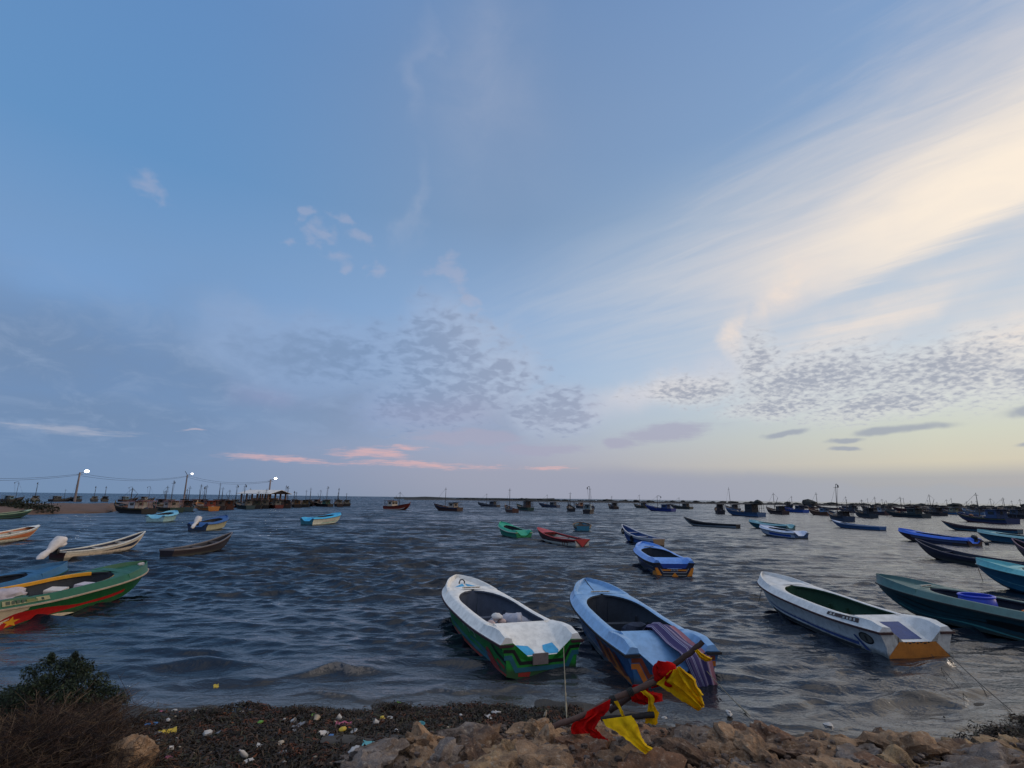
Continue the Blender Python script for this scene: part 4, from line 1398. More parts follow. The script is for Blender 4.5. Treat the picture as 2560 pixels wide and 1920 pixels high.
open_boat('canoe', 'dark wooden canoe with a low pale gunwale line', 'canoe', place((414, 1395), 579, 6.8), 1.4, .52, 1.2, (34, 26, 34), (52, 42, 48), (112, 106, 108), (44, 44, 52), G_OPEN, sheer=3.2)
small_frp('small pale blue tub with pink rags aboard', (386, 1306), 428, 7.0, (150, 186, 190), (112, 178, 204), B=2.6, zs=.85, zb=1.3, ow=.7)
cv = small_frp('blue boat with cream side and pale wrapped stern engine', (492, 1328), 558, 7.6, (176, 170, 140), (34, 80, 140), B=2.3, zs=.75, zb=1.25, transom=(40, 60, 92), ow=.72)
outboard(cv[1], cv[0], 'wrapped')
small_frp('cream boat with bright cyan deck and patterned side', (766, 1313), 846, 8.0, (206, 206, 190), (54, 166, 214), B=2.3, zs=.85, zb=1.3, transom=(48, 112, 128), decals=[paint('swirl_green', (96, 152, 132)), paint('swirl_red', (150, 90, 76))], side=stripes((.25, .8, .2, .32, 1), (.3, .7, .45, .52, 2)))

# ------------------------------------------------------------------ trawlers
G_TRAWL = 'trawlers anchored in the lagoon'
G_WHARF = 'trawlers moored along the spit'
M_MAST = paint('mast_grey', (58, 54, 54), .7)
M_GLASS = paint('cabin_glass', (24, 30, 36), .15)
M_DECKWOOD = paint('deck_wood', (92, 74, 60), .8, .4)
TR_N = [0]


def trawler(label, pl, hull, band_c, cabin, roof, L=None, bottom=(58, 28, 28), B=None, mast=6.0, cab=(.16, .36), cab_h=1.9, canopy=True, boom=0, gaff=False, group=G_TRAWL, clutter=True, extra=0, lean=0.0):
    (x0, y0), hd, Lp = pl
    L = L or Lp
    B = B or .29*L
    cab_h *= .88
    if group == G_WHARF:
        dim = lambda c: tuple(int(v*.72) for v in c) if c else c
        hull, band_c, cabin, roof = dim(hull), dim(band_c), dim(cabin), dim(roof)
    TR_N[0] += 1
    g = np.random.default_rng(100+TR_N[0])
    S = Shape(L, B, zs=1.05, zb=2.05, rim=.0, sheer=2.4, flat=.82, blunt=2.0, deep=.35)
    root = thing('trawler', label, 'trawler', (x0, y0, 0), hd, group)
    tone = lambda c, n: paint(n+'_%d_%d_%d' % tuple(c), c, .6, .45, scale=2)
    mats = [tone(hull, 'tr'), tone(band_c, 'tr'), tone(bottom, 'tr')]
    mb = MB()
    hx = S.xs(0, L*.88, 12)+[L*(.88+.12*math.sin(i/6*math.pi/2)) for i in range(1, 7)]
    for s in (1, -1):
        rings = []
        for x in hx:
            yc, zc = S.chine(x)
            rings.append([(x, 0, S.zk(x)), (x, s*yc, zc)]+[S.side(x, q, s) for q in (.03, .3, .6, .8, 1.0)]+[(x, s*S.hb(x), S.zr(x)), (x, s*max(0, S.hb(x)-.14), S.zr(x)), (x, s*max(0, S.hb(x)-.16), S.zr(x)-.35)])
        mb.loft(rings if s > 0 else [r[::-1] for r in rings], 0)
        band(mb, S, s, 0, L*.985, .80, .97, 1, .02, 20)
        band(mb, S, s, .02, L*.86, .0, .16, 2, .015, 16)
    yc, zc = S.chine(0)
    ring = [(0, yc, zc), S.side(0, .5, 1), (0, S.hb(0), S.zr(0)), (0, -S.hb(0), S.zr(0)), S.side(0, .5, -1), (0, -yc, zc), (0, 0, S.zk(0))]
    mb.add(ring, [tuple(range(6, -1, -1))], 0)
    # raised stem post
    mb.tube([(L*.985, 0, S.zr(L)-.5), (L*1.0, 0, S.zr(L)+.05), (L*1.01, 0, S.zr(L)+.42)], [.12, .11, .08], 6, 1)
    mb.build('hull', mats, root, angle=35)
    mb = MB()
    rings = []
    for x in hx:
        y, z = max(0, S.hb(x)-.13), S.zr(x)-.33
        rings.append([(x, y, z), (x, 0, z+.06), (x, -y, z)])
    mb.loft(rings)
    mb.build('deck', M_DECKWOOD, root)
    # wheelhouse
    ca, cb = cab[0]*L, cab[1]*L
    cw, zd = .58*B, S.zr((ca+cb)/2)-.35
    if cabin:
        mb = MB()
        mb.box(((ca+cb)/2, 0, zd+cab_h/2), (cb-ca, cw, cab_h), taper=.95)
        wh = mb.build('wheelhouse', tone(cabin, 'tr'), root, smooth=False)
        for (wx, wy, sx, sy) in ((cb-.0, .24*cw, .06, .34*cw), (cb-.0, -.24*cw, .06, .34*cw), ((ca+cb)/2, .485*cw, .5*(cb-ca), .06), ((ca+cb)/2, -.485*cw, .5*(cb-ca), .06), (ca, 0, .06, .30*cw)):
            mb = MB()
            mb.box((wx, wy, zd+cab_h*.68), (sx, sy, cab_h*.30))
            mb.build('window', M_GLASS, wh, smooth=False)
        mb = MB()
        mb.box(((ca+cb)/2+.05, 0, zd+cab_h+.05), (cb-ca+.55, cw+.45, .10), taper=.97)
        mb.build('roof', tone(roof, 'tr'), wh, smooth=False)
    if canopy:
        a, b = max(.3, ca-1.6-extra), (ca-.05 if cabin else cb)
        if not cabin:
            a = ca
        h = cab_h+.12
        mb = MB()
        for x in (a+.1, (a+b)/2, b-.1):
            for s in (1, -1):
                mb.tube([(x, s*(cw/2+.12), S.zr(x)-.4), (x, s*(cw/2+.12), zd+h)], .045, 5)
        for s in (1, -1):
            mb.tube([(a, s*(cw/2+.12), zd+h*.55), (b, s*(cw/2+.12), zd+h*.55)], .035, 5)
        mb.box(((a+b)/2, 0, zd+h+.04), (b-a+.25, cw+.5, .08))
        mb.build('canopy', tone(roof, 'tr'), root, smooth=False)
    if mast:
        mast *= .8
        mx = L*.56
        zm = S.zr(mx)-.35
        mb = MB()
        mb.tube([(mx, 0, zm), (mx-lean*.5, 0, zm+mast*.6), (mx-lean, 0, zm+mast)], [.095, .075, .045], 7)
        mb.box((mx-lean*.9, 0, zm+mast*.9), (.10, .9, .07))
        mo = mb.build('mast', M_MAST, root)
        if boom:
            mb = MB()
            mb.tube([(mx, 0, zm+1.2), (mx-boom, .3, zm+mast*.72)], [.08, .05], 6)
            mb.tube([(mx-lean, 0, zm+mast*.98), (mx-boom, .3, zm+mast*.72)], .025, 4)
            mb.build('boom', M_MAST, mo)
        if gaff:
            mb = MB()
            t = Vector((mx-lean, 0, zm+mast))
            mb.tube([t, t+Vector((-.9, .15, .05)), t+Vector((-1.9, .3, -.25))], .07, 6)
            mb.tube([t+Vector((-1.9, .3, -.25)), t+Vector((-2.0, .3, -.7))], .15, 6)
            mb.tube([t+Vector((-1.9, .3, -.25)), (mx-.4, .1, zm+1.0)], .03, 4)
            mb.build('light_arm', M_MAST, mo)
        mb = MB()
        mb.tube([(mx-lean, 0, zm+mast*.97), (L*.97, 0, S.zr(L)+.2)], .022, 4)
        mb.build('stay', M_MAST, mo)
    if clutter:
        for k in range(3):
            mb = MB()
            x = L*float(g.uniform(.44, .82)) if k else L*.06
            s = g.uniform(.45, .95, 3)
            mb.rock((x, float(g.uniform(-.2, .2))*S.hb(x), S.zr(x)-.33+s[2]*.28), (s[0]*1.3, s[1]*1.5, s[2]*.8), int(200+TR_N[0]*3+k), n=6, rough=.4)
            c = [(96, 84, 70), (60, 70, 78), (150, 140, 128), (110, 70, 50), (40, 60, 90)][int(g.integers(5))]
            mb.build('net_pile', tone(c, 'net'), root)
    return root


P = place
trawler('red trawler with white boot stripe, alone beside the wharf boats', P((966, 1273), 1021, 12.5, False), (140, 52, 34), (122, 40, 28), (196, 180, 160), (84, 40, 36), bottom=(206, 192, 176), mast=5.8, boom=2.5, extra=1, cab_h=2.2)
trawler('dark brown trawler with tall crossed mast and upturned white stem', P((1150, 1278), 1082, 11.5), (60, 36, 32), (48, 70, 110), (176, 160, 146), (60, 58, 62), mast=7.6)
trawler('slim black and white trawler against the far bank', P((1246, 1268), 1192, 12), (40, 42, 52), (150, 150, 156), (54, 58, 70), (60, 62, 72), bottom=(176, 174, 176), mast=6.2)
trawler('short trawler with big white stem, lying stern on', P((1289, 1282), 1262, 9), (84, 52, 42), (176, 168, 160), None, (60, 50, 48), mast=7.4, canopy=False)
trawler('green trawler with a high dark canopy behind the white stem', P((1327, 1277), 1292, 11), (38, 64, 58), (52, 48, 46), (84, 60, 52), (50, 44, 48), mast=0, cab_h=2.6)
trawler('slate blue trawler with a pale roofed cabin near the far bank', P((1396, 1269), 1347, 12), (52, 62, 86), (78, 84, 100), (60, 62, 70), (158, 160, 166), mast=6.2)
trawler('dark trawler seen stern on under a square canopy frame', P((1430, 1279), 1424, 10), (30, 30, 36), (74, 44, 36), None, (46, 48, 54), cab=(.12, .42), mast=6.6, cab_h=2.5)
trawler('trawler with orange cabin half hidden behind the canopy boat', P((1456, 1271), 1441, 10), (46, 46, 56), (70, 60, 60), (196, 132, 92), (190, 180, 170), mast=0)
trawler('dark trawler with a tall curved lamp mast and pale cabin', P((1466, 1284), 1484, 9.5), (36, 32, 38), (86, 80, 82), (128, 150, 156), (140, 146, 150), mast=8.2, gaff=True)
trawler('lone small brown trawler between the canopy boats and the blue one', P((1541, 1273), 1524, 10), (56, 44, 42), (70, 58, 52), (72, 62, 58), (60, 52, 50), mast=5.6)
trawler('olive trawler moored ahead of the royal blue one', P((1618, 1271), 1588, 11), (56, 56, 50), (80, 78, 68), (70, 66, 62), (64, 62, 64), mast=6.8)
trawler('royal blue trawler with raised lamp arm and blue cabin', P((1684, 1279), 1618, 12.5), (28, 50, 124), (62, 84, 150), (40, 62, 110), (52, 66, 100), bottom=(24, 30, 70), mast=5.6, gaff=True)
trawler('grey green trawler with low cabin before the dark bank', P((1729, 1273), 1680, 12), (62, 64, 58), (74, 74, 68), (58, 54, 54), (66, 62, 62), mast=5.4)
trawler('black trawler seen stern on beside the tall aerial boat', P((1804, 1285), 1797, 10), (30, 28, 34), (54, 44, 48), (60, 52, 54), (48, 44, 50), mast=0, cab_h=2.3)
trawler('pale decked trawler with a very tall thin aerial', P((1846, 1278), 1819, 10), (70, 60, 60), (160, 140, 120), (80, 72, 72), (60, 56, 62), mast=10.5, lean=-.6)
trawler('blue trawler with a three tiered dark canopy', P((1905, 1292), 1820, 13), (50, 84, 122), (70, 100, 130), (36, 34, 40), (28, 28, 34), bottom=(26, 30, 44), mast=0, cab_h=2.7, extra=.6)
trawler('dark brown trawler with two masts by the bright blue one', P((1965, 1286), 1923, 11), (58, 42, 42), (50, 38, 40), (56, 46, 46), (50, 44, 48), mast=7.2, boom=3)
trawler('bright blue trawler partly behind the brown two master', P((2016, 1282), 1964, 12), (34, 74, 150), (58, 98, 168), (44, 60, 92), (50, 62, 88), bottom=(24, 30, 48), mast=6.4)
trawler('rust brown trawler with a pale blue cabin', P((2078, 1289), 2029, 11), (100, 62, 44), (128, 96, 72), (120, 150, 180), (90, 100, 116), mast=7.4, cab_h=1.5)
trawler('broad dark trawler with a crane like gaff swung out', P((2124, 1304), 2080, 10.5), (44, 60, 82), (58, 50, 50), (62, 52, 52), (54, 48, 50), mast=8.6, lean=1.0, gaff=True, cab_h=1.4)
trawler('low maroon trawler behind the crane like gaff', P((2098, 1275), 2048, 12.5), (70, 48, 54), (84, 62, 64), None, (60, 52, 56), canopy=False, mast=0)
trawler('blue grey trawler just right of the crane like gaff', P((2146, 1282), 2106, 11), (44, 54, 78), (84, 84, 96), (56, 56, 68), (60, 58, 66), mast=6.6)
trawler('teal black trawler lying stern on with rounded hull', P((2186, 1295), 2146, 10), (36, 48, 60), (50, 66, 74), (44, 50, 60), (46, 50, 58), mast=4.8, boom=2)
trawler('brown trawler with white patches right of the teal black hull', P((2222, 1288), 2178, 11), (72, 48, 50), (44, 60, 92), (170, 170, 176), (60, 48, 52), mast=6.2)
trawler('long dark green trawler with a white buoy at its stem', P((2317, 1295), 2222, 13.5), (32, 48, 56), (90, 104, 104), (48, 60, 60), (46, 50, 54), bottom=(40, 34, 40), mast=6.0)
trawler('maroon trawler with open middle behind the dark green one', P((2306, 1280), 2240, 13), (80, 44, 50), (92, 56, 56), (76, 52, 56), (70, 50, 54), mast=6.6, extra=1.5)
trawler('black trawler sandwiched right of the dark green one', P((2360, 1290), 2317, 11), (36, 36, 42), (54, 50, 52), (62, 58, 60), (52, 48, 52), mast=7.4, boom=3)
trawler('sea blue trawler with yellow trim in the crowd', P((2400, 1287), 2360, 11), (46, 92, 128), (180, 150, 96), (150, 140, 110), (90, 96, 104), mast=5.6)
trawler('large blue trawler with a blue wheelhouse and maroon bottom', P((2534, 1310), 2402, 13.5), (34, 48, 86), (112, 112, 70), (52, 74, 112), (50, 60, 84), bottom=(72, 26, 36), mast=6.8, cab_h=2.3, extra=.3)
trawler('dark trawler lying behind the large blue one', P((2575, 1297), 2484, 13), (42, 38, 46), (60, 54, 58), (56, 66, 84), (52, 54, 62), mast=6.2)
trawler('pale blue trawler between the large blue one and the bank', P((2470, 1288), 2418, 12), (110, 130, 156), (140, 150, 160), (90, 84, 90), (70, 64, 70), mast=5.0)
# far crowd under the bank on the right
g = np.random.default_rng(5)
for k, (xa, xb, y) in enumerate(((2162, 2196, 1275), (2200, 2232, 1279), (2238, 2206, 1276), (2270, 2304, 1275), (2318, 2344, 1280), (2340, 2366, 1277), (2372, 2410, 1279), (2416, 2440, 1282), (2438, 2470, 1280), (2478, 2500, 1283), (2506, 2532, 1281), (2530, 2556, 1284), (2548, 2580, 1287), (2112, 2140, 1273), (2005, 2040, 1272), (1990, 1966, 1269))):
    c = [(52, 44, 50), (44, 52, 70), (70, 52, 50), (60, 62, 70)][k % 4]
    trawler('small dim trawler far off in the crowd under the right bank', P((xb, y), xa, 12, k % 3 > 0), c, [(90, 84, 84), (60, 60, 74)][k % 2], [(80, 72, 72), (120, 112, 106), (60, 64, 78)][k % 3], (60, 54, 58), mast=float(g.uniform(4.5, 7)), boom=float(g.choice([0, 2.5])), group='dim far trawlers under the right bank')

# ------------------------------------------------------------------ wharf boats along the spit
trawler('black hulled trawler nearest the sand spit with a white cabin', P((372, 1284), 274, 14), (20, 20, 24), (84, 74, 40), (190, 184, 178), (150, 100, 96), bottom=(20, 20, 24), mast=5.4, boom=3, cab=(.24, .44), extra=2)
trawler('dark green trawler with a cream waterline next to the black one', P((442, 1281), 372, 13), (26, 52, 44), (96, 76, 60), (176, 160, 150), (150, 104, 100), bottom=(170, 156, 120), mast=5.0, extra=2)
trawler('slate teal trawler with its square stern towards the water', P((466, 1279), 458, 11), (52, 74, 80), (60, 84, 92), (78, 62, 60), (88, 62, 58), mast=6.4)
trawler('orange sided trawler with cream stripe along the wharf', P((534, 1277), 482, 12), (176, 108, 48), (196, 176, 140), (150, 70, 56), (112, 58, 52), bottom=(60, 30, 30), mast=7.0)
WH = [((548, 1275), 544, (70, 52, 50), (150, 140, 130), 'cream cabined trawler right of the orange one'), ((572, 1274), 556, (112, 62, 42), (140, 84, 60), 'rusty red trawler right of the cream cabined one'),
      ((626, 1273), 582, (60, 88, 92), (190, 184, 176), 'sea green trawler with white cabin before the pavilion'), ((640, 1272), 636, (52, 50, 50), (96, 104, 84), 'drab trawler with its bow to the pavilion'),
      ((660, 1271), 656, (44, 40, 40), (180, 170, 150), 'dark trawler with pale sacks in front of the pavilion'), ((698, 1271), 664, (140, 54, 44), (196, 190, 176), 'red and white trawler under the pavilion gable'),
      ((716, 1270), 709, (62, 46, 44), (84, 60, 54), 'brown trawler just right of the red and white one'), ((744, 1269), 726, (50, 40, 40), (160, 120, 80), 'tan decked trawler at the middle of the right wharf row'),
      ((762, 1268), 756, (36, 34, 38), (150, 130, 90), 'dark trawler with a yellow rope at its stern'), ((826, 1267), 776, (28, 26, 30), (80, 140, 120), 'long black trawler near the outer end of the wharf'),
      ((850, 1267), 834, (80, 56, 48), (206, 196, 180), 'brown trawler with a white cabin at the wharf end'), ((868, 1266), 856, (52, 42, 42), (206, 196, 176), 'last trawler at the outer end of the wharf')]
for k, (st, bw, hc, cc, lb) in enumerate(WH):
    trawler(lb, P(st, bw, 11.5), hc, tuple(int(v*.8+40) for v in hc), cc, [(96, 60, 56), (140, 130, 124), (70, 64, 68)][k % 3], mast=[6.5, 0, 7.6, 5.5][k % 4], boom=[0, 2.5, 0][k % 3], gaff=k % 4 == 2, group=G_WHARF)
BK = [(402, 'behind the green and black trawlers'), (425, 'left of the middle lamp post'), (452, 'right of the middle lamp post'), (488, 'behind the orange sided trawler'), (508, 'behind the stern of the orange trawler'), (534, 'behind the cream cabined trawler'), (561, 'behind the rusty red trawler'), (588, 'left of the pavilion'), (612, 'under the left end of the pavilion'),
      (704, 'right of the pavilion'), (736, 'behind the tan decked trawler'), (765, 'behind the yellow rope boat'), (792, 'behind the long black trawler'), (818, 'behind the white cabin at the wharf end'), (836, 'second from the outer end of the wharf')]
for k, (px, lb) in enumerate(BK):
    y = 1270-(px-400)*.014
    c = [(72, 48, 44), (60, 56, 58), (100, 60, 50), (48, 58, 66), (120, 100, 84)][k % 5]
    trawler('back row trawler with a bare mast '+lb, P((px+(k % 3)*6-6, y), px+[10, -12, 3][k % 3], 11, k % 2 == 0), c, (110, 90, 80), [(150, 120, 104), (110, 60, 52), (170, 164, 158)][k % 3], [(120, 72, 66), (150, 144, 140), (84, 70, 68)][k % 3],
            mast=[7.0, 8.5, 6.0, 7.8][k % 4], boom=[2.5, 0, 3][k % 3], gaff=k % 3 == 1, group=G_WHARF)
LB = [(8, 40, (70, 64, 66), 'far left trawler with a tall crane mast behind the spit', 9.5, 1), (88, 66, (150, 150, 140), 'pale trawler with a gaff mast behind the scrub', 9.5, 1), (126, 166, (52, 58, 66), 'dark trawler under a white awning behind the spit', 6, 0), (196, 158, (70, 60, 60), 'dark trawler with a straight mast left of the nearest lamp post', 9.5, 0),
      (236, 216, (96, 92, 88), 'grey trawler with a light arm right of the nearest lamp post', 8, 1), (262, 243, (120, 110, 96), 'tan trawler with a light arm at the root of the wharf', 8, 1), (300, 330, (90, 60, 56), 'maroon trawler behind the black hulled one', 8, 1), (350, 372, (80, 64, 60), 'brown trawler with a lamp arm behind the black hulled one', 8.5, 1)]
for k, (px, bx, c, lb, mh, gf) in enumerate(LB):
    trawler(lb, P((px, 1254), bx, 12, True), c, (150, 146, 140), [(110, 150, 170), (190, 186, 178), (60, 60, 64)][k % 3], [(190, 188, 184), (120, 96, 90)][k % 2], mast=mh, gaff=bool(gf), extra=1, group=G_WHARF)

# ------------------------------------------------------------------ land far off
def strip_land(name, pts, h, mat, seed, kind=None, depth=120, amp=.5, step=6.0, label=None, cat=None):
    """low land along a waterline given by points; its top is uneven"""
    g_ = np.random.default_rng(seed)
    mb = MB()
    rings = []
    for (a, b) in zip(pts[:-1], pts[1:]):
        n = max(1, int((b-a).length/step))
        for i in range(n):
            p = a+(b-a)*i/n
            out = Vector((p.x, p.y, 0)).normalized()
            hh = h*(1+amp*float(g_.normal())*.5)
            r = []
            for f, z in ((0, -.4), (.01, .12*hh), (.03, .7*hh), (.08, hh), (.5, hh*.95), (1.0, hh*.8), (1.02, -.5)):
                r.append((p.x+out.x*depth*f, p.y+out.y*depth*f, z))
            rings.append(r)
    mb.loft(rings)
    o = mb.build(name, mat, smooth=False)
    return tag(o, label, cat, kind=kind)


M_SAND = paint('spit_sand', (104, 80, 66), .95, .5, (70, 54, 44), .3)
M_BANK = paint('bank_soil', (54, 50, 48), .95, .4, (40, 36, 34), .05)
M_SCRUB = paint('scrub_leaf', (36, 40, 26), .9, .5, (48, 38, 26), .6)
M_FARVEG = paint('far_leaf', (44, 46, 44), .95, .4, (60, 58, 56), .02)
strip_land('far_shore', [at(x, y) for x, y in ((1010, 1249.6), (1200, 1251.5), (1370, 1255), (1560, 1257.5), (1840, 1261), (2200, 1267), (2560, 1274.5), (2900, 1284))], 1.1, M_BANK, 1, 'structure', 200, .3, 14)


def treeline():
    g_ = np.random.default_rng(9)
    mb = MB()
    pts = [at(x, y) for x, y in ((1140, 1250), (1370, 1254.6), (1560, 1257.2), (1840, 1260.6), (2200, 1266.5), (2560, 1274), (2900, 1283))]
    for (a, b) in zip(pts[:-1], pts[1:]):
        n = int((b-a).length/1.5)
        for i in range(n):
            p = a+(b-a)*(i+g_.random())/n
            out = Vector((p.x, p.y, 0)).normalized()
            q = p+out*float(g_.uniform(8, 90))
            s = float(g_.gamma(3, .28))+.35
            mb.rock((q.x, q.y, .9+s*.4), (s*4.2, s*3.0, s*1.5), int(g_.integers(1e6)), n=3, rough=1.0)
    for px, s in ((1895, 3.2), (2022, 4.6), (1590, 2.2), (2395, 2.6)):
        q = at(px, 1262+(px-1840)*.017)
        q = q*1.06
        mb.rock((q.x, q.y, 2.2), (s*3.6, s*3, s*1.7), px, n=5, rough=.5)
    tag(mb.build('mangrove_treeline', M_FARVEG, smooth=False), 'dark line of mangrove scrub along the far bank', 'treeline', kind='stuff')


treeline()
# faint farther coast left of it
strip_land('far_coast', [at(x, 1246.4+(x-960)*.0115) for x in (985, 1100, 1250, 1420)], 3.4, M_FARVEG, 4, 'structure', 300, .5, 25)

# sand spit and the wharf bank behind the moored boats
spit = [at(-120, 1292), at(0, 1289), at(70, 1287), at(150, 1284.5), at(262, 1282.5), at(300, 1277), at(420, 1273), at(560, 1268.5), at(700, 1265), at(800, 1262.5)]
def spit_mesh():
    mb = MB()
    rings = []
    g_ = np.random.default_rng(2)
    for (a, b) in zip(spit[:-1], spit[1:]):
        n = max(2, int((b-a).length/2.5))
        for i in range(n):
            p = a+(b-a)*i/n
            out = Vector((p.x, p.y, 0)).normalized()
            w = 34
            r = []
            for f, z in ((-.02, -.5), (0, .05), (.05, .45), (.12, .8), (.22, 1.25), (.4, 1.55), (.7, 1.6), (.92, 1.2), (1, -.5)):
                j = float(g_.normal())*.10 if z > 0 else 0
                r.append((p.x+out.x*w*f+j*2, p.y+out.y*w*f, z+j))
            rings.append(r)
    mb.loft(rings)
    tag(mb.build('sand_spit', M_SAND), None, None, kind='structure')


spit_mesh()


# ------------------------------------------------------------------ leafy things
def leaf_mass(mb, centres, n, size, seed, mi=0, flat=.6):
    g_ = np.random.default_rng(seed)
    for _ in range(n):
        c, r = centres[int(g_.integers(len(centres)))]
        d = g_.normal(size=3)
        d /= np.linalg.norm(d)
        k = float(g_.random())**.45
        p = Vector(c)+Vector((d[0]*r[0]*k, d[1]*r[1]*k, d[2]*r[2]*k))
        s = size*float(g_.uniform(.5, 1.4))
        a = Vector(g_.normal(size=3).tolist()).normalized()
        b = a.cross(Vector(g_.normal(size=3).tolist())).normalized()
        v = [p-a*s, p+b*s*flat*.5, p+a*s, p-b*s*flat*.5]
        mb.add([tuple(q) for q in v], [(0, 1, 2, 3)], mi if not isinstance(mi, tuple) else mi[int(g_.integers(len(mi)))])


M_LEAF = [paint('leaf_deep', (22, 32, 20), .7, .2, (60, 60, 30)), paint('leaf_mid', (36, 50, 27), .7, .2, (74, 80, 40)), paint('leaf_pale', (58, 68, 40), .7, .2, (96, 96, 60))]
M_TWIG = [paint('twig_brown', (70, 50, 38), .9, .4), paint('twig_pale', (104, 84, 64), .9, .3), paint('twig_dark', (40, 28, 24), .9, .3)]
# scrub on the spit at the far left
for k, (px, py, w, h, lb) in enumerate(((-20, 1284, 7, 2.6, 'dark scrub bush at the tip of view on the spit'), (28, 1285, 6, 2.2, 'dark scrub bush sloping down to the spit water'), (62, 1283, 4, 1.2, 'low dark scrub beside the bare sand of the spit'))):
    c = at(px, py)
    t = thing('scrub_bush', lb, 'bush', (c.x, c.y, .2), 0, 'scrub bushes on the spit')
    mb = MB()
    leaf_mass(mb, [((0, 3, h*.35), (w, 4, h*.75)), ((w*.4, 2, h*.2), (w*.7, 3, h*.5)), ((-w*.5, 2, h*.3), (w*.6, 3, h*.6))], 1800, .35, 300+k, 0)
    mb.build('foliage', M_SCRUB, t, smooth=False)
    mb = MB()
    for j in range(7):
        mb.tube([(j*.5-1.5, 2, -.2), (j*.8-2.4, 2.5, h*.7)], [.06, .02], 5)
    mb.build('stem', M_TWIG[2], t)

# ------------------------------------------------------------------ lamp posts, wires, pavilion
def up_from(px, py_base, base_z, px_top, py_top):
    """base on the ground at a pixel, and the height at which a plumb line from it reaches the top pixel"""
    b = at(px, py_base, base_z)
    d = math.hypot(b.x, b.y)
    q = at(px_top, 1900)
    x, y = (px_top-1280)/F_PX, -(py_top-960)/F_PX
    c, s = math.cos(ROLL), math.sin(ROLL)
    x, y = x*c-y*s, x*s+y*c
    v = Vector((x, math.cos(PITCH)-y*math.sin(PITCH), math.sin(PITCH)+y*math.cos(PITCH)))
    return b, CAM_H+v.z/math.hypot(v.x, v.y)*d-base_z


M_CONC = paint('post_concrete', (132, 120, 118), .9, .4, scale=1)
M_LAMP = bpy.data.materials.new('lamp_glow')
M_LAMP.use_nodes = True
N_ = Nodes(M_LAMP.node_tree)
e_ = N_.new('ShaderNodeEmission')
e_.inputs[0].default_value, e_.inputs[1].default_value = (1.0, .93, .84, 1), 14.0
o_ = N_.new('ShaderNodeOutputMaterial')
N_.t.links.new(e_.outputs[0], o_.inputs[0])
tops = []
for k, (pb, yb, pt, yt, bright, lb) in enumerate(((186, 1254, 200, 1180, 1.25, 'tall concrete lamp post with the brightest lamp, nearest on the spit'), (459, 1252, 471, 1186, .75, 'concrete lamp post with a forked top and small lamp over the trawlers'), (670, 1257, 678, 1198, .9, 'concrete lamp post with a lit lamp behind the pavilion'))):
    b, h = up_from(pb, yb, 1.5, pt, yt)
    t = thing('lamp_post', lb, 'lamp post', (b.x, b.y, 1.4), 0, 'lamp posts along the wharf')
    mb = MB()
    mb.tube([(0, 0, 0), (0, 0, h)], [.34, .22], 8)
    mb.build('pole', M_CONC, t)
    side = Vector((b.y, -b.x, 0)).normalized()
    mb = MB()
    mb.tube([(0, 0, h-.25), tuple(side*1.2+Vector((0, 0, h+.25)))], .07, 6)
    if k == 1:
        mb.tube([(0, 0, h-.2), tuple(side*-.9+Vector((0, 0, h+1.3)))], .10, 6)
    mb.tube([tuple(side*-.8+Vector((0, 0, h-.6))), tuple(side*.8+Vector((0, 0, h-.6)))], .06, 6)
    arm = mb.build('lamp_arm', M_MAST, t)
    mb = MB()
    c = side*1.5+Vector((0, 0, h+.38))
    mb.rock(tuple(c), (1.0*bright, .8*bright, .6*bright), 5, n=8, rough=.02, planes=2, lo=.9)
    mb.build('lamp_head', M_LAMP, arm)
    tops.append((b+Vector((0, 0, 1.4+h-.6-1.5)), side))
for k, (a, b, lb) in enumerate(((None, 0, 'pair of power wires running out of view from the brightest lamp post'), (0, 1, 'pair of power wires between the two lamp posts on the left'), (1, 2, 'pair of power wires sagging to the lamp post behind the pavilion'))):
    mb = MB()
    B_ = tops[b][0]
    A_ = tops[a][0] if a is not None else B_+(tops[0][0]-tops[1][0])*1.0
    for s in (-.7, .7):
        for drop in (0,):
            pts = []
            for i in range(21):
                f = i/20
                p = A_*(1-f)+B_*f+tops[b][1]*s*.6
                pts.append((p.x, p.y, p.z+s*.35-(4*f*(1-f))*1.6))
            mb.tube(pts, .035, 4, cap=False)
    tag(mb.build('power_line', M_DARKRAIL), lb, 'power wires', 'power wires between the lamp posts')

# open pavilion on the wharf
pa, pb_ = at(602, 1256, 1.6), at(668, 1257, 1.6)
k_ = pa.length/pb_.length
pv = thing('pavilion', 'open pavilion with a long pale roof on pillars behind the wharf boats', 'pavilion', (pa.x, pa.y, 1.55), math.atan2(pb_.y-pa.y, pb_.x-pa.x))
LEN, DEP, HT = (pb_-pa).length, 9.0, 2.9
M_ROOF = paint('roof_sheet', (214, 208, 202), .6, .3, scale=.6)
M_PILLAR = paint('pillar_brown', (112, 84, 72), .8, .3)
for i in range(6):
    for j in (0, 1):
        mb = MB()
        mb.box((LEN*i/5, j*DEP, HT/2-.6), (.42, .42, HT+1.2))
        mb.build('pillar', M_PILLAR, pv, smooth=False)
mb = MB()
mb.box((LEN*.5, DEP*.6, .5), (LEN*.98, .25, 1.9))
mb.build('low_wall', paint('wall_tan', (150, 118, 90), .9, .3), pv, smooth=False)
mb = MB()
e0, e1, r0 = -1.2, DEP+1.2, HT+1.25
for (x0, x1) in ((-1.0, LEN+1.6),):
    for (ya, za, yb, zb_) in ((e0, HT, DEP/2, r0), (DEP/2, r0, e1, HT)):
        mb.add([(x0, ya, za), (x1, ya, za), (x1, yb, zb_), (x0, yb, zb_), (x0, ya, za-.12), (x1, ya, za-.12), (x1, yb, zb_-.12), (x0, yb, zb_-.12)], [(0, 1, 2, 3), (7, 6, 5, 4), (0, 4, 5, 1), (1, 5, 6, 2), (2, 6, 7, 3), (3, 7, 4, 0)])
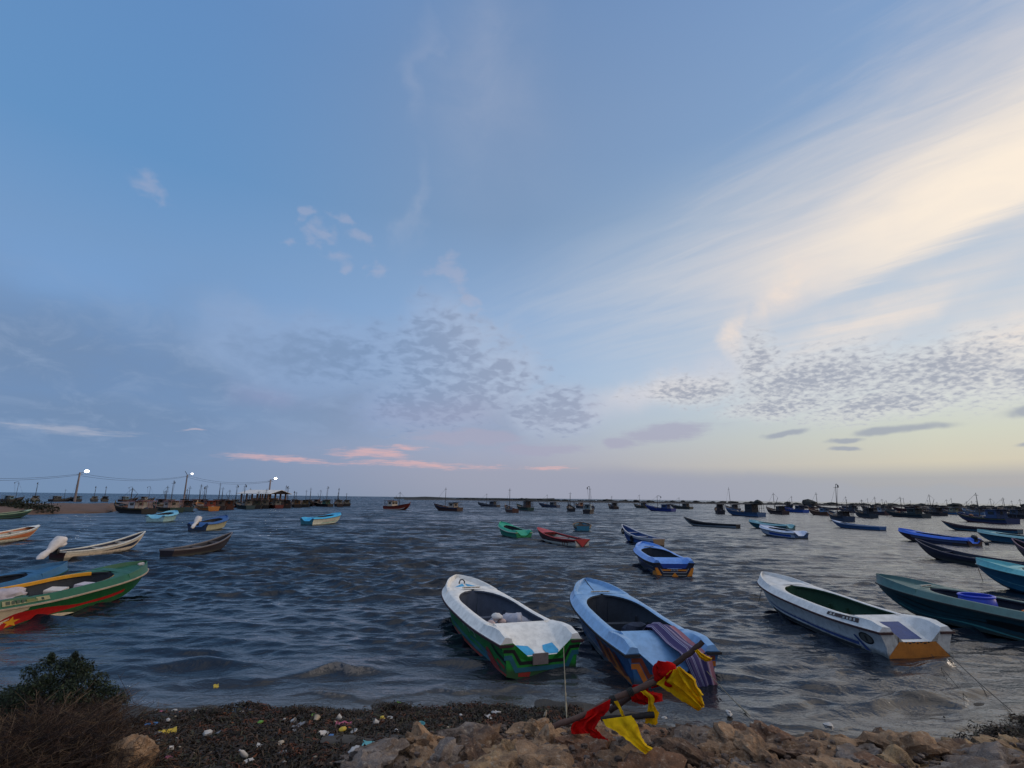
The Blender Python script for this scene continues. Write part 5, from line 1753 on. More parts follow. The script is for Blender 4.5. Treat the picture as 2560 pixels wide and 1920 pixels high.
mb.build('roof', M_ROOF, pv, smooth=False)
mb = MB()
mb.add([(LEN+.8, e0+.6, HT+.05), (LEN+.8, e1-.6, HT+.05), (LEN+.8, DEP/2, r0-.2), (LEN+.7, e0+.6, HT+.05), (LEN+.7, e1-.6, HT+.05), (LEN+.7, DEP/2, r0-.2)], [(0, 1, 2), (5, 4, 3), (0, 3, 4, 1), (1, 4, 5, 2), (2, 5, 3, 0)])
mb.build('gable', paint('gable_dark', (44, 38, 44), .8), pv, smooth=False)

# ------------------------------------------------------------------ stone bank
def stone(name, base, warm, mossy=0.0):
    m = bpy.data.materials.new(name)
    m.use_nodes = True
    N = Nodes(m.node_tree)
    pos = N.new('ShaderNodeNewGeometry').outputs['Position']
    n1, n2, n3 = N.noise(pos, 2.6, 5, .62, .4), N.noise(pos, 13, 6, .68), N.noise(pos, 46, 4, .7)
    v = N.voro(pos, 9.0)
    c = N.mix(N.ss(n1, .36, .64), lin(base), lin(warm))
    c = N.mix(N.mul(N.ss(n2, .50, .72), .75), c, lin((74, 56, 46)))
    c = N.mix(N.mul(N.ss(n2, .46, .30), .5), c, lin((196, 176, 152)))
    c = N.mix(N.mul(N.ss(n3, .60, .75), .55), c, lin((204, 196, 188)))
    h = N.add(N.add(N.mul(n2, .075), N.mul(n3, .022)), N.mul(v, .03))
    p = N.new('ShaderNodeBsdfPrincipled')
    N.put(p.inputs['Base Color'], c)
    p.inputs['Roughness'].default_value = .88
    p.inputs['Specular IOR Level'].default_value = .3
    b = N.new('ShaderNodeBump')
    b.inputs['Strength'].default_value = .9
    b.inputs['Distance'].default_value = .8
    N.put(b.inputs['Height'], h)
    N.t.links.new(b.outputs[0], p.inputs['Normal'])
    o = N.new('ShaderNodeOutputMaterial')
    N.t.links.new(p.outputs[0], o.inputs[0])
    return m


STONES = [('tan', stone('stone_tan', (160, 128, 98), (126, 98, 74))), ('rust brown', stone('stone_rust', (126, 90, 66), (98, 72, 55))), ('ochre', stone('stone_ochre', (168, 136, 98), (132, 104, 78))),
          ('grey', stone('stone_grey', (128, 116, 108), (106, 90, 78))), ('dark brown', stone('stone_brown', (120, 94, 72), (92, 70, 56)))]
M_MORTAR = stone('stone_rubble', (110, 96, 88), (84, 68, 58))


def bank_front(x):
    return float(np.interp(x, [-2.6, -2.2, -1.6, 0, 2.2, 4.5, 7.2, 10, 13], [6.9, 7.6, 8.3, 9.0, 9.2, 9.0, 9.0, 9.4, 10.4]))


def gz(x, y):
    return float(ground_z(np.array(x), np.array(y)))


ORD = ['first', 'second', 'third', 'fourth', 'fifth', 'sixth', 'seventh', 'eighth', 'ninth', 'tenth', 'eleventh', 'twelfth', 'thirteenth', 'fourteenth', 'fifteenth', 'sixteenth', 'seventeenth', 'eighteenth', 'nineteenth', 'twentieth',
       'twenty-first', 'twenty-second', 'twenty-third', 'twenty-fourth', 'twenty-fifth', 'twenty-sixth', 'twenty-seventh', 'twenty-eighth']
ROWS = ['seaward edge row', 'second row back', 'third row back', 'fourth row back', 'fifth row back', 'sixth row back', 'seventh row back']


def build_bank():
    g_ = np.random.default_rng(21)
    for row in range(6):
        x, k = -2.35+.16*row+.1*(row % 2), 0
        while x < 10.6 and k < 28:
            w = float(g_.uniform(.38, .98))
            y = bank_front(x+w/2)-.14-.44*row+float(g_.uniform(-.10, .10))
            xx = x+w/2
            if xx < -1.0 and y < bank_front(xx)-1.0:
                x += w*.92
                continue
            d = float(g_.uniform(.44, .72))
            hgt = float(g_.uniform(.30, .50))
            z = gz(xx, y)
            i = int(g_.choice([0, 0, 0, 1, 1, 2, 3, 4, 4]))
            if xx < -.8:
                i = 3 if k == 0 else 0
            mb = MB()
            mb.rock((0, 0, 0), (w*1.45, d*1.6, hgt*1.25), int(g_.integers(1e6)), n=20, rough=.2, jag=.34, planes=15, lo=.5)
            o = mb.build('rock', STONES[i][1], smooth=True, angle=28)
            o.location = (xx, y, z+.04*hgt-.02+float(g_.uniform(-.05, .07)))
            o.rotation_euler = (float(g_.normal())*.16, float(g_.normal())*.16, float(g_.uniform(0, 6.28)) if abs(w-d) < .2 else float(g_.normal())*.3)
            size = 'large' if w > .78 else ('small' if w < .52 else 'middling')
            tag(o, '%s %s stone in the %s of the bank, %s from the left' % (size, STONES[i][0], ROWS[row], ORD[k]), 'rock', 'stones of the rubble bank')
            k += 1
            x += w*.92
    # small broken stone and old mortar between
    mb = MB()
    for _ in range(2600):
        x = float(g_.uniform(-2.4, 10.6))
        y = bank_front(x)+.18-float(g_.random())*3.2
        if x < -1.2 and y < bank_front(x)-1.4:
            continue
        s = float(g_.uniform(.02, .10))
        mb.rock((x, y, gz(x, y)+.03+float(g_.uniform(0, .14))), (s*1.5, s*1.2, s), int(g_.integers(1e6)), n=3, rough=.5)
    tag(mb.build('rubble', M_MORTAR, smooth=False), 'small broken stone filling the gaps of the bank', 'rubble', kind='stuff')


build_bank()
# boulder under the dry brush at the left
c = at(322, 1898, .74)
mb = MB()
mb.rock((0, 0, 0), (.58, .56, .62), 4242, n=22, rough=.2, jag=.22, planes=9, lo=.66)
o = mb.build('boulder', STONES[0][1], angle=30)
o.location, o.rotation_euler = (c.x, c.y, .70), (0, .1, .4)
tag(o, 'lone rounded boulder between the dry brush and the weed', 'boulder')

# ------------------------------------------------------------------ wrack of sea weed
WEED = [paint('weed_black', (44, 34, 24), .7, .3, (64, 48, 30)), paint('weed_brown', (64, 44, 28), .6, .3, (92, 62, 36)), paint('weed_olive', (56, 52, 30), .6, .3, (84, 76, 44)), paint('weed_rust', (96, 52, 28), .7, .3)]


def weed_line(x):
    """how far out the wrack reaches"""
    return float(shore_y(x))-.12-.22*math.sin(x*1.7)-.12*math.sin(x*4.3+1)


def build_weed():
    g_ = np.random.default_rng(31)
    V, F, MI = [], [], []

    def frond(x, y, z, s, hue=0.0):
        a = float(g_.uniform(0, 6.28))
        dx, dy = math.cos(a), math.sin(a)
        w = s*float(g_.uniform(.03, .10))
        up = float(g_.uniform(-.1, .75))
        b = len(V)
        for i in range(4):
            f = i/3
            cx, cy = x+dx*s*(f-.5)+float(g_.normal())*s*.10, y+dy*s*(f-.5)+float(g_.normal())*s*.10
            cz = z+s*up*math.sin(f*math.pi)*.6+float(g_.normal())*s*.07
            ww = w*(1.0 if 0 < i < 3 else .45)
            V.append((cx-dy*ww, cy+dx*ww, cz+float(g_.normal())*s*.08))
            V.append((cx+dy*ww, cy-dx*ww, cz))
        for i in range(3):
            F.append((b+2*i, b+2*i+1, b+2*i+3, b+2*i+2))
            MI.append(int(g_.choice([0, 0, 0, 0, 1, 2] if hue < .05 else ([0, 1, 1, 3] if hue < .3 else [0, 2, 2, 1]))) if i == 0 else MI[-1])
    for _ in range(42000):
        x = float(g_.uniform(-6.6, 1.4))
        edge = weed_line(x)
        y = edge-float(g_.random())**1.1*(edge-6.3)
        if x > -2.0 and y < bank_front(x)-.1:
            continue
        md = noise.noise(Vector((x*1.3, y*1.9, 3.0)))*.09+noise.noise(Vector((x*3.7, y*4.3, 9.0)))*.04
        frond(x, y, gz(x, y)+max(0, md)+float(g_.uniform(0, .035)), float(g_.uniform(.04, .16)), noise.noise(Vector((x*1.9, y*2.6, 7.0))))
    for _ in range(6500):                        # thin line of weed under the stone bank, heaped at the far right
        x = float(g_.uniform(1.2, 11.5))
        wd = .24 if x < 6.8 else .24+.5*ss(6.8, 9.0, x)
        y = bank_front(x)+.22+float(g_.normal())*wd*.5+wd*.35
        frond(x, y, gz(x, y)+float(g_.uniform(0, .06)), float(g_.uniform(.05, .17)))
    for cx, cy, n, r in ((-2.15, 10.78, 420, .26), (-.35, 10.55, 200, .22), (8.7, 10.1, 500, .34), (9.7, 10.6, 400, .34), (6.0, 9.55, 120, .2), (-5.3, 10.3, 300, .3), (-3.9, 10.4, 260, .3)):
        for _ in range(n):
            x, y = cx+float(g_.normal())*r*.6, cy+float(g_.normal())*r*.35
            frond(x, y, max(.02, gz(x, y))+float(g_.random())*r*(.5 if cx < 5 else .28), float(g_.uniform(.05, .14)))
    mb = MB()
    mb.v, mb.f, mb.mi = V, F, MI
    tag(mb.build('seaweed', WEED, smooth=False), 'dark wrack of sea weed heaped along the water edge', 'seaweed', kind='stuff')


build_weed()

# ------------------------------------------------------------------ litter on the weed
LIT = {'white': paint('litter_white', (178, 172, 166), .5, .2), 'cream': paint('litter_cream', (176, 156, 130), .6, .3), 'pink': paint('litter_pink', (170, 84, 104), .6, .2), 'blue': paint('litter_blue', (58, 100, 150), .5, .2),
       'teal': paint('litter_teal', (92, 156, 160), .5, .2), 'orange': paint('litter_orange', (176, 92, 44), .6, .2), 'yellow': paint('litter_yellow', (190, 160, 50), .6, .2), 'green': paint('litter_green', (96, 140, 50), .6, .2), 'grey': paint('litter_grey', (118, 116, 118), .7, .3), 'red': paint('litter_red', (150, 40, 30), .6, .2)}


def cup(mb, s):
    mb.lathe([(0, 0), (s*.34, 0), (s*.5, s*.75), (s*.55, s*.78), (s*.5, s*.8), (s*.45, s*.72), (s*.3, .06*s), (0, .05*s)], 14)


def lid(mb, s):
    mb.lathe([(0, .10*s), (s*.38, .10*s), (s*.42, .2*s), (s*.55, .2*s), (s*.58, .12*s), (s*.5, 0), (0, 0)], 14)


def bottle(mb, s):
    mb.lathe([(0, 0), (s*.26, 0), (s*.28, .08*s), (s*.28, s*.9), (s*.12, s*1.2), (s*.11, s*1.4), (0, s*1.41)], 12)


def scrap(mb, s, seed=0):
    mb.rock((0, 0, s*.2), (s*1.3, s*.95, s*.55), seed, n=6, rough=1.0)


def sheet(mb, s, seed=0):
    g_ = np.random.default_rng(seed)
    vs = [(i*s*.5-s, j*s*.35-s*.5, float(g_.uniform(0, s*.35))) for i in range(5) for j in range(4)]
    vs2 = [(x, y, z-.012) for x, y, z in vs]
    fs = [(i*4+j, i*4+j+1, i*4+j+5, i*4+j+4) for i in range(4) for j in range(3)]
    mb.add(vs, fs)
    mb.add(vs2, [f[::-1] for f in fs])


def litter(name, px, py, kind, col, s, label, cat, group=None, tilt=0.0, rz=0.0, z=None, seed=0, lift=.03):
    p = at(px, py, .15)
    for _ in range(6):                      # meet the beach where that pixel looks at it
        zz = max(0.0, gz(p.x, p.y))
        p = at(px, py, zz+.03)
    mb = MB()
    s *= .72
    if kind in (scrap, sheet):
        kind(mb, s, seed or int(px*7+py))
    else:
        kind(mb, s)
    o = mb.build(name, LIT[col], angle=40)
    o.location = (p.x, p.y, p.z+lift-.03)
    o.rotation_euler = (tilt, tilt*.4, rz)
    return tag(o, label, cat, group)


GL = 'litter strewn over the weed'
for nm, px, py, kd, col, s, lb, ct, tl in (
        ('plastic_bag', 518, 1842, scrap, 'white', .20, 'round pinkish white bag, largest white piece on the left weed', 'bag', 0), ('plastic_scrap', 536, 1843, sheet, 'grey', .13, 'grey scrap beside the round white bag', 'litter', .5),
        ('plastic_bag', 420, 1806, scrap, 'white', .13, 'white crumpled bag near the shrub end of the weed', 'bag', 0), ('slipper', 378, 1815, sheet, 'blue', .13, 'blue grey slipper lying above the boulder', 'slipper', .1),
        ('plastic_bag', 392, 1841, scrap, 'grey', .14, 'grey white bag touching the boulder', 'bag', 0), ('plastic_strip', 418, 1834, sheet, 'yellow', .17, 'yellow green strip of plastic right of the boulder', 'litter', .1),
        ('paper_cone', 399, 1861, scrap, 'white', .13, 'pointed white scrap just right of the boulder', 'litter', .5), ('plastic_cup', 434, 1874, cup, 'white', .12, 'white cup tipped over below the yellow green strip', 'cup', 1.5),
        ('plastic_bag', 419, 1905, scrap, 'pink', .14, 'pinkish bag at the bottom edge beside the boulder', 'bag', 0), ('plastic_bottle', 615, 1896, bottle, 'white', .16, 'white bottle standing tilted on the weed near the bottom edge', 'bottle', .7),
        ('paper_scrap', 622, 1907, sheet, 'white', .08, 'flat white scrap below the tilted white bottle', 'litter', .2), ('milk_carton', 650, 1871, sheet, 'white', .14, 'white carton with blue edge in the middle of the weed', 'carton', .3),
        ('plastic_bag', 700, 1866, scrap, 'cream', .14, 'cream crumpled bag right of the white carton', 'bag', 0), ('plastic_bottle', 716, 1885, bottle, 'grey', .15, 'clear grey bottle lying right of the cream bag', 'bottle', 1.5),
        ('plastic_cup', 728, 1808, cup, 'white', .12, 'white cup at the upper middle of the weed', 'cup', 1.2), ('plastic_cup', 788, 1806, cup, 'cream', .15, 'cream cup with brown rim on the upper weed', 'cup', 1.0),
        ('plastic_tub', 852, 1801, cup, 'white', .14, 'white tub above the pink net', 'tub', .9), ('net_scrap', 858, 1817, sheet, 'pink', .18, 'pink net scrap in the middle of the weed', 'net', .1),
        ('food_wrapper', 857, 1831, scrap, 'yellow', .15, 'yellow wrapper under the pink net', 'wrapper', 0), ('jar_lid', 885, 1833, lid, 'white', .14, 'white ring lid right of the yellow wrapper', 'lid', .4),
        ('food_wrapper', 874, 1826, scrap, 'orange', .09, 'red orange scrap between the yellow wrapper and the ring lid', 'wrapper', 0), ('plastic_tub', 945, 1812, cup, 'white', .14, 'white tub left of the flat white lid', 'tub', 1.1),
        ('jar_lid', 975, 1799, lid, 'white', .13, 'flat white lid near the upper right of the weed', 'lid', .1), ('food_wrapper', 955, 1801, scrap, 'yellow', .13, 'golden yellow wrapper beside the flat white lid', 'wrapper', 0),
        ('shampoo_sachet', 808, 1838, sheet, 'white', .13, 'dark topped white sachet left of the blue cap', 'sachet', .5), ('bottle_cap', 827, 1848, scrap, 'blue', .13, 'blue plastic piece in the centre of the weed', 'litter', 0),
        ('paper_scrap', 845, 1857, sheet, 'white', .10, 'small white paper under the blue plastic piece', 'litter', .6), ('plastic_bag', 888, 1888, scrap, 'white', .26, 'big crumpled white bag by the grey slab', 'bag', 0),
        ('mesh_scrap', 928, 1867, sheet, 'teal', .18, 'teal mesh scrap on the end of the grey slab', 'net', .1), ('shell', 991, 1833, scrap, 'white', .11, 'chalky white shell heap near the stones', 'shell', 0),
        ('drink_carton', 1052, 1823, cup, 'teal', .14, 'teal and white drink carton above the pale stones', 'carton', .2), ('plastic_bowl', 1016, 1858, lid, 'white', .17, 'white bowl against the leftmost pale stones', 'bowl', .5),
        ('plastic_bag', 1238, 1788, scrap, 'white', .19, 'white and blue bag at the water edge left of the green boat rope', 'bag', 0), ('paper_strip', 1222, 1796, sheet, 'white', .13, 'lettered white strip lying beside the white and blue bag', 'litter', .1),
        ('bottle_cap', 1212, 1780, scrap, 'blue', .09, 'round blue cap above the lettered strip', 'cap', 0), ('shell', 1152, 1792, scrap, 'white', .08, 'small pale shell left of the white and blue bag', 'shell', 0),
        ('plastic_bottle', 1361, 1797, bottle, 'cream', .12, 'cream bottle standing by the rope of the green boat', 'bottle', .3), ('plastic_bag', 1824, 1790, scrap, 'white', .22, 'white bag caught on the stones right of the flags', 'bag', 0),
        ('plastic_scrap', 1662, 1800, scrap, 'white', .11, 'small white scrap between the flags and the white bag', 'litter', 0), ('leafy_scrap', 998, 1762, sheet, 'green', .15, 'lime green scrap at the water edge', 'litter', .5),
        ('leafy_scrap', 786, 1793, sheet, 'green', .13, 'yellow green scrap on the upper weed', 'litter', .5), ('floating_scrap', 540, 1719, sheet, 'yellow', .13, 'yellow scrap floating off the weed', 'litter', 0),
        ('plastic_scrap', 650, 1811, scrap, 'green', .11, 'pale green scrap among orange pieces on the weed', 'litter', 0), ('plastic_box', 2438, 1908, sheet, 'white', .20, 'white open tray lying on the stones at the bottom right', 'tray', .2),
        ('foam_block', 2075, 1838, scrap, 'white', .24, 'white lump on the stones below the worn white boat', 'foam', 0), ('dark_rag', 745, 1818, sheet, 'grey', .15, 'dark grey rag under the white cup', 'rag', .1)):
    litter(nm, px, py, kd, col, s, lb, ct, GL, tl, float((px*13+py*7) % 628)/100, lift=.14 if nm in ('plastic_box', 'foam_block') else .05)
g = np.random.default_rng(77)
for k in range(46):                             # nondescript specks
    px, py = float(g.uniform(390, 1130)), float(g.uniform(1790, 1912))
    if px > 930 and py > 1825:
        continue
    col = str(g.choice(['white', 'white', 'cream', 'orange', 'cream', 'grey']))
    litter('litter_speck', px, py, scrap, col, float(g.uniform(.04, .085)), 'tiny %s speck of litter on the dark weed' % col, 'litter', 'tiny %s specks of litter' % col)
for k, px in enumerate((392, 405, 418, 436, 452, 470, 486, 500, 512, 524, 540, 556, 580, 604)):
    col = ['white', 'pink', 'cream', 'white', 'orange', 'cream', 'white'][k % 7]
    litter('litter_speck', px, 1778+(k % 3)*4, scrap, col, .09+.03*(k % 2), 'pale %s scrap in the litter line at the left water edge, %s from the shrub' % (col, ORD[k]), 'litter', 'scraps in the litter line')
# grey slab lying in the weed
c = at(860, 1869, .36)
mb = MB()
mb.rock((0, 0, 0), (.80, .30, .12), 77, n=12, rough=.2, jag=.2)
o = mb.build('stone_slab', paint('slab_grey', (74, 68, 62), .9, .4, bump=.02))
o.location, o.rotation_euler = (c.x, c.y, gz(c.x, c.y)+.06), (0, 0, -.05)
tag(o, 'flat grey slab lying in the weed left of the stones', 'slab')

# ------------------------------------------------------------------ green shrub and dry brush at the left
c = at(95, 1800, .5)
t = thing('shrub', 'low green shrub overhanging the water at the left corner', 'shrub', (c.x, c.y, .42), 0)
mb = MB()
cl = []
g = np.random.default_rng(8)
for k in range(64):
    px, py = float(g.uniform(-80, 260)), 0
    hgt = .22+.60*math.exp(-((px-105)/95)**2)
    q = at(px, 1800, .5)
    cl.append(((q.x-c.x+float(g.normal())*.05, float(g.uniform(-.2, .7)), hgt*float(g.uniform(-.1, 1.0))), (float(g.uniform(.14, .30)), float(g.uniform(.15, .3)), float(g.uniform(.10, .22)))))
for dx, dz in ((-.24, .80), (-.22, .88), (.16, .82), (.17, .90), (.0, .76), (.38, .74), (-.5, .66), (.62, .55), (.8, .42), (.95, .30)):
    cl.append(((dx, .3, dz), (.05, .06, .10) if dz > .85 else (.16, .16, .14)))
leaf_mass(mb, cl, 30000, .026, 12, (0, 0, 1, 1, 2))
mb.build('foliage', M_LEAF, t, smooth=False)
mb = MB()
for k in range(26):
    e = cl[int(g.integers(len(cl)))][0]
    mb.tube([(e[0]*.25, .2, -.1), (e[0]*.65+float(g.normal())*.05, e[1]*.6, e[2]*.5), e], [.022, .014, .006], 5)
mb.build('stem', M_TWIG[2], t)


def dry_brush(name, label, cx, cy, cz, w, d, h, n, seed, r=.004):
    g_ = np.random.default_rng(seed)
    o = MB()
    for k in range(n):
        x, y = cx+float(g_.normal())*w*.42, cy+float(g_.normal())*d*.4
        a = float(g_.uniform(-.9, .9))
        ln = h*float(g_.uniform(.4, 1.2))*max(.3, 1-abs(x-cx)/w*.5)
        b = Vector((x, y, cz+float(g_.uniform(-.1, .15))))
        mid = b+Vector((math.sin(a)*ln*.45, float(g_.normal())*ln*.2, ln*.55))
        tip = b+Vector((math.sin(a*1.6)*ln*1.0, float(g_.normal())*ln*.35, ln*float(g_.uniform(.5, 1.0))))
        mi = int(g_.choice([0, 0, 1, 2, 2]))
        o.tube([b, mid, tip], [r*1.5, r, r*.5], 3, mi, cap=False)
        for j in range(3):
            f = float(g_.uniform(.3, .95))
            p = mid*(1-f)+tip*f
            o.tube([p, p+Vector((float(g_.normal())*.09, float(g_.normal())*.09, float(g_.uniform(-.02, .13))))], [r*.7, r*.35], 3, mi, cap=False)
    return tag(o.build(name, M_TWIG, smooth=False), label, 'brush')


c = at(90, 1895, .9)
dry_brush('dry_brush', 'tangle of dry brown twigs below the green shrub', c.x-.25, c.y+.15, .50, 1.35, .9, .74, 4400, 5)
c = at(215, 1790, .6)
dry_brush('dry_brush', 'thinner dry twigs spilling towards the lone boulder', c.x, c.y, .36, .62, .4, .42, 800, 6, .0035)

# ------------------------------------------------------------------ poles and cloth flags
def at_y(px, py, Y):
    x, y = (px-1280)/F_PX, -(py-960)/F_PX
    c_, s_ = math.cos(ROLL), math.sin(ROLL)
    x, y = x*c_-y*s_, x*s_+y*c_
    v = Vector((x, math.cos(PITCH)-y*math.sin(PITCH), math.sin(PITCH)+y*math.cos(PITCH)))
    return Vector((0, 0, CAM_H))+v*(Y/v.y)


def zoomed(p, Y):
    return at_y(1300+p[0]/3.95, 1560+p[1]/3.95, Y)


M_WOOD = paint('pole_wood', (92, 68, 58), .8, .6, (52, 40, 38), 12, bump=.02)
M_WOODDARK = paint('pole_dark', (58, 42, 38), .8, .6, (34, 28, 28), 12, bump=.02)


def pole(label, pts, r, mat, ys):
    mb = MB()
    P_ = [zoomed(p, y) for p, y in zip(pts, ys)]
    Q = []
    for a, b in zip(P_[:-1], P_[1:]):
        for i in range(4):
            Q.append(a*(1-i/4)+b*i/4+Vector((0, 0, .006*math.sin(i*2.1+a.x*9))))
    Q.append(P_[-1])
    rr = [r[0]+(r[1]-r[0])*i/(len(Q)-1) for i in range(len(Q))]
    mb.tube(Q, rr, 10)
    return tag(mb.build('flag_pole', mat), label, 'pole', 'poles lashed on the stone bank')


pole('long brown pole leaning up from the stones, red cloth at its foot', [(335, 1008), (600, 915), (930, 738), (1360, 560), (1562, 478)], (.036, .043), M_WOOD, (7.75, 7.75, 7.75, 7.72, 7.7))
pole('dark pole with the highest tip, behind the long brown one', [(880, 860), (1040, 750), (1480, 430), (1680, 285), (1805, 175)], (.040, .036), M_WOODDARK, (7.92, 7.92, 7.9, 7.9, 7.9))
pole('short black stick lying level beside the lower yellow flag', [(800, 935), (1100, 915), (1320, 897)], (.028, .040), paint('stick_black', (28, 24, 24), .8, .5), (7.60, 7.62, 7.66))
for lb, p, m in (('dark cord lashing the poles above the red cloth', (918, 752), M_ROPE_DARK), ('dark cord lashing in the middle of the long pole', (1088, 672), M_ROPE_DARK), ('thin cord lashing near the upper end of the long pole', (1355, 558), M_ROPE_DARK)):
    mb = MB()
    q = zoomed(p, 7.74)
    d = (zoomed((1562, 478), 7.7)-zoomed((335, 1008), 7.75)).normalized()
    e1_ = d.cross(Vector((0, 1, 0))).normalized()
    e2_ = d.cross(e1_)
    mb.tube([q+d*(.003*i-.03)+(e1_*math.cos(i*.9)+e2_*math.sin(i*.9))*.052 for i in range(24)], .010, 5)
    tag(mb.build('lashing', m), lb, 'lashing')


def cloth_mat(name, c, deep):
    m = bpy.data.materials.new(name)
    m.use_nodes = True
    N = Nodes(m.node_tree)
    pos = N.new('ShaderNodeNewGeometry').outputs['Position']
    n1 = N.noise(pos, 7, 4, .6, .5)
    n2 = N.noise(pos, 160, 2, .5)
    col = N.mix(N.ss(n1, .38, .68), lin(c), lin(deep))
    p = N.new('ShaderNodeBsdfPrincipled')
    N.put(p.inputs['Base Color'], col)
    p.inputs['Roughness'].default_value = .85
    p.inputs['Specular IOR Level'].default_value = .15
    b = N.new('ShaderNodeBump')
    b.inputs['Distance'].default_value = .004
    N.put(b.inputs['Height'], n2)
    N.t.links.new(b.outputs[0], p.inputs['Normal'])
    tr = N.new('ShaderNodeBsdfTranslucent')
    N.put(tr.inputs[0], col)
    mx = N.new('ShaderNodeMixShader')
    mx.inputs[0].default_value = .42
    N.t.links.new(p.outputs[0], mx.inputs[1])
    N.t.links.new(tr.outputs[0], mx.inputs[2])
    o = N.new('ShaderNodeOutputMaterial')
    N.t.links.new(mx.outputs[0], o.inputs[0])
    return m


M_RED = cloth_mat('cloth_red', (220, 26, 22), (170, 16, 18))
M_YEL = cloth_mat('cloth_yellow', (242, 204, 26), (208, 164, 18))


def resample(pts, n):
    P_ = [Vector(p) for p in pts]
    d = [0]
    for a, b in zip(P_[:-1], P_[1:]):
        d.append(d[-1]+(b-a).length)
    out, j = [], 0
    for i in range(n):
        t_ = d[-1]*i/(n-1)
        while j < len(d)-2 and d[j+1] < t_:
            j += 1
        f = (t_-d[j])/max(1e-9, d[j+1]-d[j])
        out.append(P_[j]*(1-f)+P_[j+1]*f)
    return out


def flag(name, label, cat, A, B, Y, mat, fold=.035, waves=3.0, seed=0, dy=0.0, n=22, m=16, ragged=0.0):
    """a cloth between two edges, with folds running along its length"""
    g_ = np.random.default_rng(seed)
    a, b = resample(A, n), resample(B, n)
    V = []
    ph = float(g_.uniform(0, 6))
    for i in range(n):
        for k in range(m):
            s, f = k/(m-1), i/(n-1)
            q = a[i]*(1-s)+b[i]*s
            if ragged and i == n-1:
                q = q+Vector((float(g_.normal())*ragged, float(g_.normal())*ragged))
            if k in (0, m-1) and 0 < i:
                q = q+Vector((float(g_.normal())*3.2, float(g_.normal())*3.2))
            w = fold*(.35+f)*(math.sin(s*waves*6.28+ph+f*1.7)+.5*math.sin(s*waves*11+2*ph-f*3)+.4*math.sin(f*9+s*4))
            p = zoomed(q, Y+dy*f+w)
            V.append(tuple(p))
    N1 = len(V)
    V2 = [(x, y+.006, z) for x, y, z in V]
    F = []
    for i in range(n-1):
        for k in range(m-1):
            q = (i*m+k, i*m+k+1, (i+1)*m+k+1, (i+1)*m+k)
            F += [q, tuple(v+N1 for v in q[::-1])]
    rim = [k for k in range(m)]+[i*m+m-1 for i in range(1, n)]+[(n-1)*m+k for k in range(m-2, -1, -1)]+[i*m for i in range(n-2, 0, -1)]
    for u, v in zip(rim, rim[1:]+rim[:1]):
        F.append((v, u, u+N1, v+N1))
    mb = MB()
    mb.add(V+V2, F)
    return tag(mb.build(name, mat, angle=60), label, cat, 'cloths tied to the poles')


flag('red_flag', 'red cloth at the foot of the long pole, lowest of the red ones', 'flag', [(660, 868), (640, 930), (520, 980), (500, 1040), (515, 1090)], [(895, 742), (880, 850), (780, 960), (735, 1040), (790, 1075)], 7.66, M_RED, .03, 2.2, 1)
flag('red_flag', 'torn red tail trailing on the stones under the lowest red cloth', 'flag', [(700, 1040), (690, 1100), (740, 1130)], [(760, 1040), (800, 1090), (870, 1150)], 7.63, M_RED, .015, 1.5, 2, ragged=9, n=10, m=8)
flag('red_flag', 'red cloth hanging behind the middle of the long pole', 'flag', [(1120, 600), (1080, 690), (1105, 765), (1225, 800)], [(1290, 600), (1262, 660), (1400, 690), (1415, 760)], 7.84, M_RED, .03, 2.0, 3)
flag('red_flag', 'red cloth knotted where the two poles cross', 'flag', [(1360, 420), (1345, 520), (1285, 610), (1300, 640)], [(1490, 395), (1530, 470), (1520, 560), (1400, 610)], 7.78, M_RED, .035, 2.5, 4)
mb = MB()
for k, (q, s) in enumerate((((1440, 450), (.30, .16, .26)), ((1465, 565), (.22, .14, .16)), ((1390, 500), (.2, .14, .24)))):
    p = zoomed(q, 7.66+.02*k)
    mb.rock(tuple(p), s, 500+k, n=9, rough=.7)
tag(mb.build('red_knot', M_RED), 'bunched knot of red cloth at the pole crossing', 'flag', 'cloths tied to the poles')
flag('yellow_flag', 'large yellow flag blown right from the end of the long pole', 'flag', [(1490, 460), (1345, 595), (1460, 665), (1600, 760), (1770, 862)], [(1560, 440), (1640, 520), (1730, 600), (1790, 700), (1822, 800)], 7.60, M_YEL, .035, 1.8, 5, dy=.1, ragged=8)
flag('yellow_flag', 'upper yellow fold lying over the large yellow flag', 'flag', [(1540, 430), (1570, 500), (1660, 620), (1740, 720)], [(1580, 418), (1650, 480), (1735, 540), (1745, 610), (1815, 700)], 7.52, M_YEL, .03, 1.4, 6, n=16, m=10)
flag('yellow_flag', 'lower yellow flag hanging over the stones from the black stick', 'flag', [(815, 945), (850, 1010), (960, 1075), (1080, 1160), (1235, 1285)], [(1100, 905), (1165, 1000), (1200, 1110), (1250, 1195), (1312, 1230)], 7.55, M_YEL, .02, 1.3, 7, dy=-.25, ragged=7)
flag('yellow_ribbon', 'narrow yellow strap from the lashing down to the black stick', 'ribbon', [(928, 765), (975, 850), (1000, 915)], [(965, 760), (1010, 850), (1035, 905)], 7.58, M_YEL, .004, 1, 8, n=10, m=5)
flag('yellow_ribbon', 'twisted yellow ribbon falling between the red cloths', 'ribbon', [(1190, 670), (1262, 730), (1272, 800), (1250, 880), (1235, 985)], [(1240, 655), (1320, 720), (1325, 800), (1370, 880), (1350, 995)], 7.68, M_YEL, .018, 1.5, 9, n=18, m=8, ragged=8)
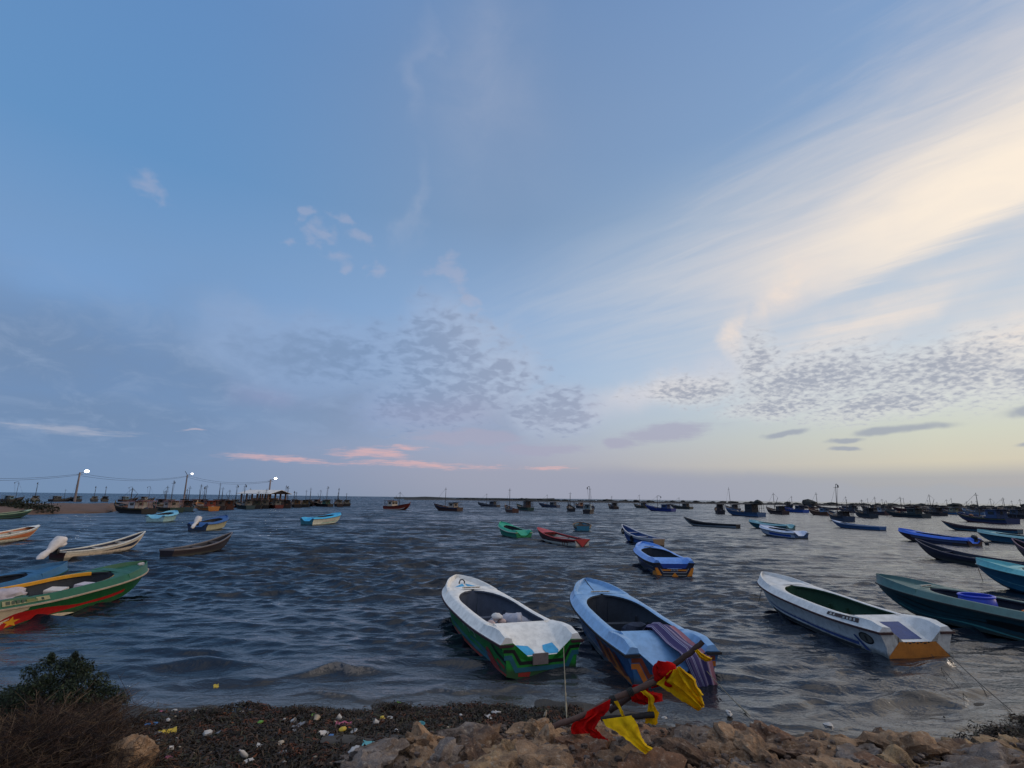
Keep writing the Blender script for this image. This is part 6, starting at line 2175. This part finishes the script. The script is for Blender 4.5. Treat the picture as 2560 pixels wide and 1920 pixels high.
flag('yellow_ribbon', 'crumpled yellow strip at the tip of the dark pole', 'ribbon', [(1725, 265), (1770, 330), (1830, 372), (1890, 362)], [(1755, 250), (1800, 290), (1860, 325), (1900, 345)], 7.86, M_YEL, .02, 2.0, 10, n=14, m=7, ragged=8)

# ------------------------------------------------------------------ mooring lines
def line(label, a, b, sag, r=.010, mat=None, knots=()):
    mb = MB()
    pts = []
    for i in range(25):
        f = i/24
        p = Vector(a)*(1-f)+Vector(b)*f
        pts.append((p.x, p.y, p.z-sag*4*f*(1-f)))
    rs = [r*(2.0 if any(abs(i/24-k) < .03 for k in knots) else 1) for i in range(25)]
    mb.tube(pts, rs, 5)
    return tag(mb.build('mooring_rope', mat or M_ROPE), label, 'rope', 'mooring ropes')


def shore(px, py):
    p = at(px, py, .2)
    for _ in range(5):
        p = at(px, py, max(0, gz(p.x, p.y))+.05)
    return p


line('rope from the green boat stern down to the weed', local(boat_green, (-.04, -.55, .52)), shore(1417, 1800), .04, .011, knots=(.55, .72, .86))
line('rope from the pale blue boat to the stones on its right', local(boat_blue, (-.04, -.72, .30)), shore(1875, 1790), .03, .009, knots=(.8, .9))
line('thin rope from the worn white boat to the weed at the far right', local(boat_white, (-.04, -.75, .15)), shore(2530, 1778), .03, .008, M_ROPE_DARK)
line('slack line falling from the worn white boat into the shallows', local(boat_white, (-.04, -.30, .10)), shore(2418, 1745), .02, .006, M_ROPE_DARK)
line('bow line drooping from the worn white boat', local(boat_white, (wS.L+.02, .05, .75)), at(1897, 1505), .0, .010, M_ROPE_DARK)
line('bow line dropping from the turquoise boat into the water', local(boat_turq, (qS.L-.02, 0, .85)), at(2457, 1452), .0, .012, M_ROPE)
line('bow rope lying over the pale blue foredeck', local(boat_blue, (bS.L*.985, .08, bS.zr(bS.L)+.22)), local(boat_blue, (bS.L*.78, .05, bS.zr(bS.L*.78)+.10)), .03, .014, M_ROPE_DARK)
line('long line across the water towards the worn white boat', at(1930, 1437, .15), at(2225, 1447, .10), .02, .010, M_ROPE_DARK)
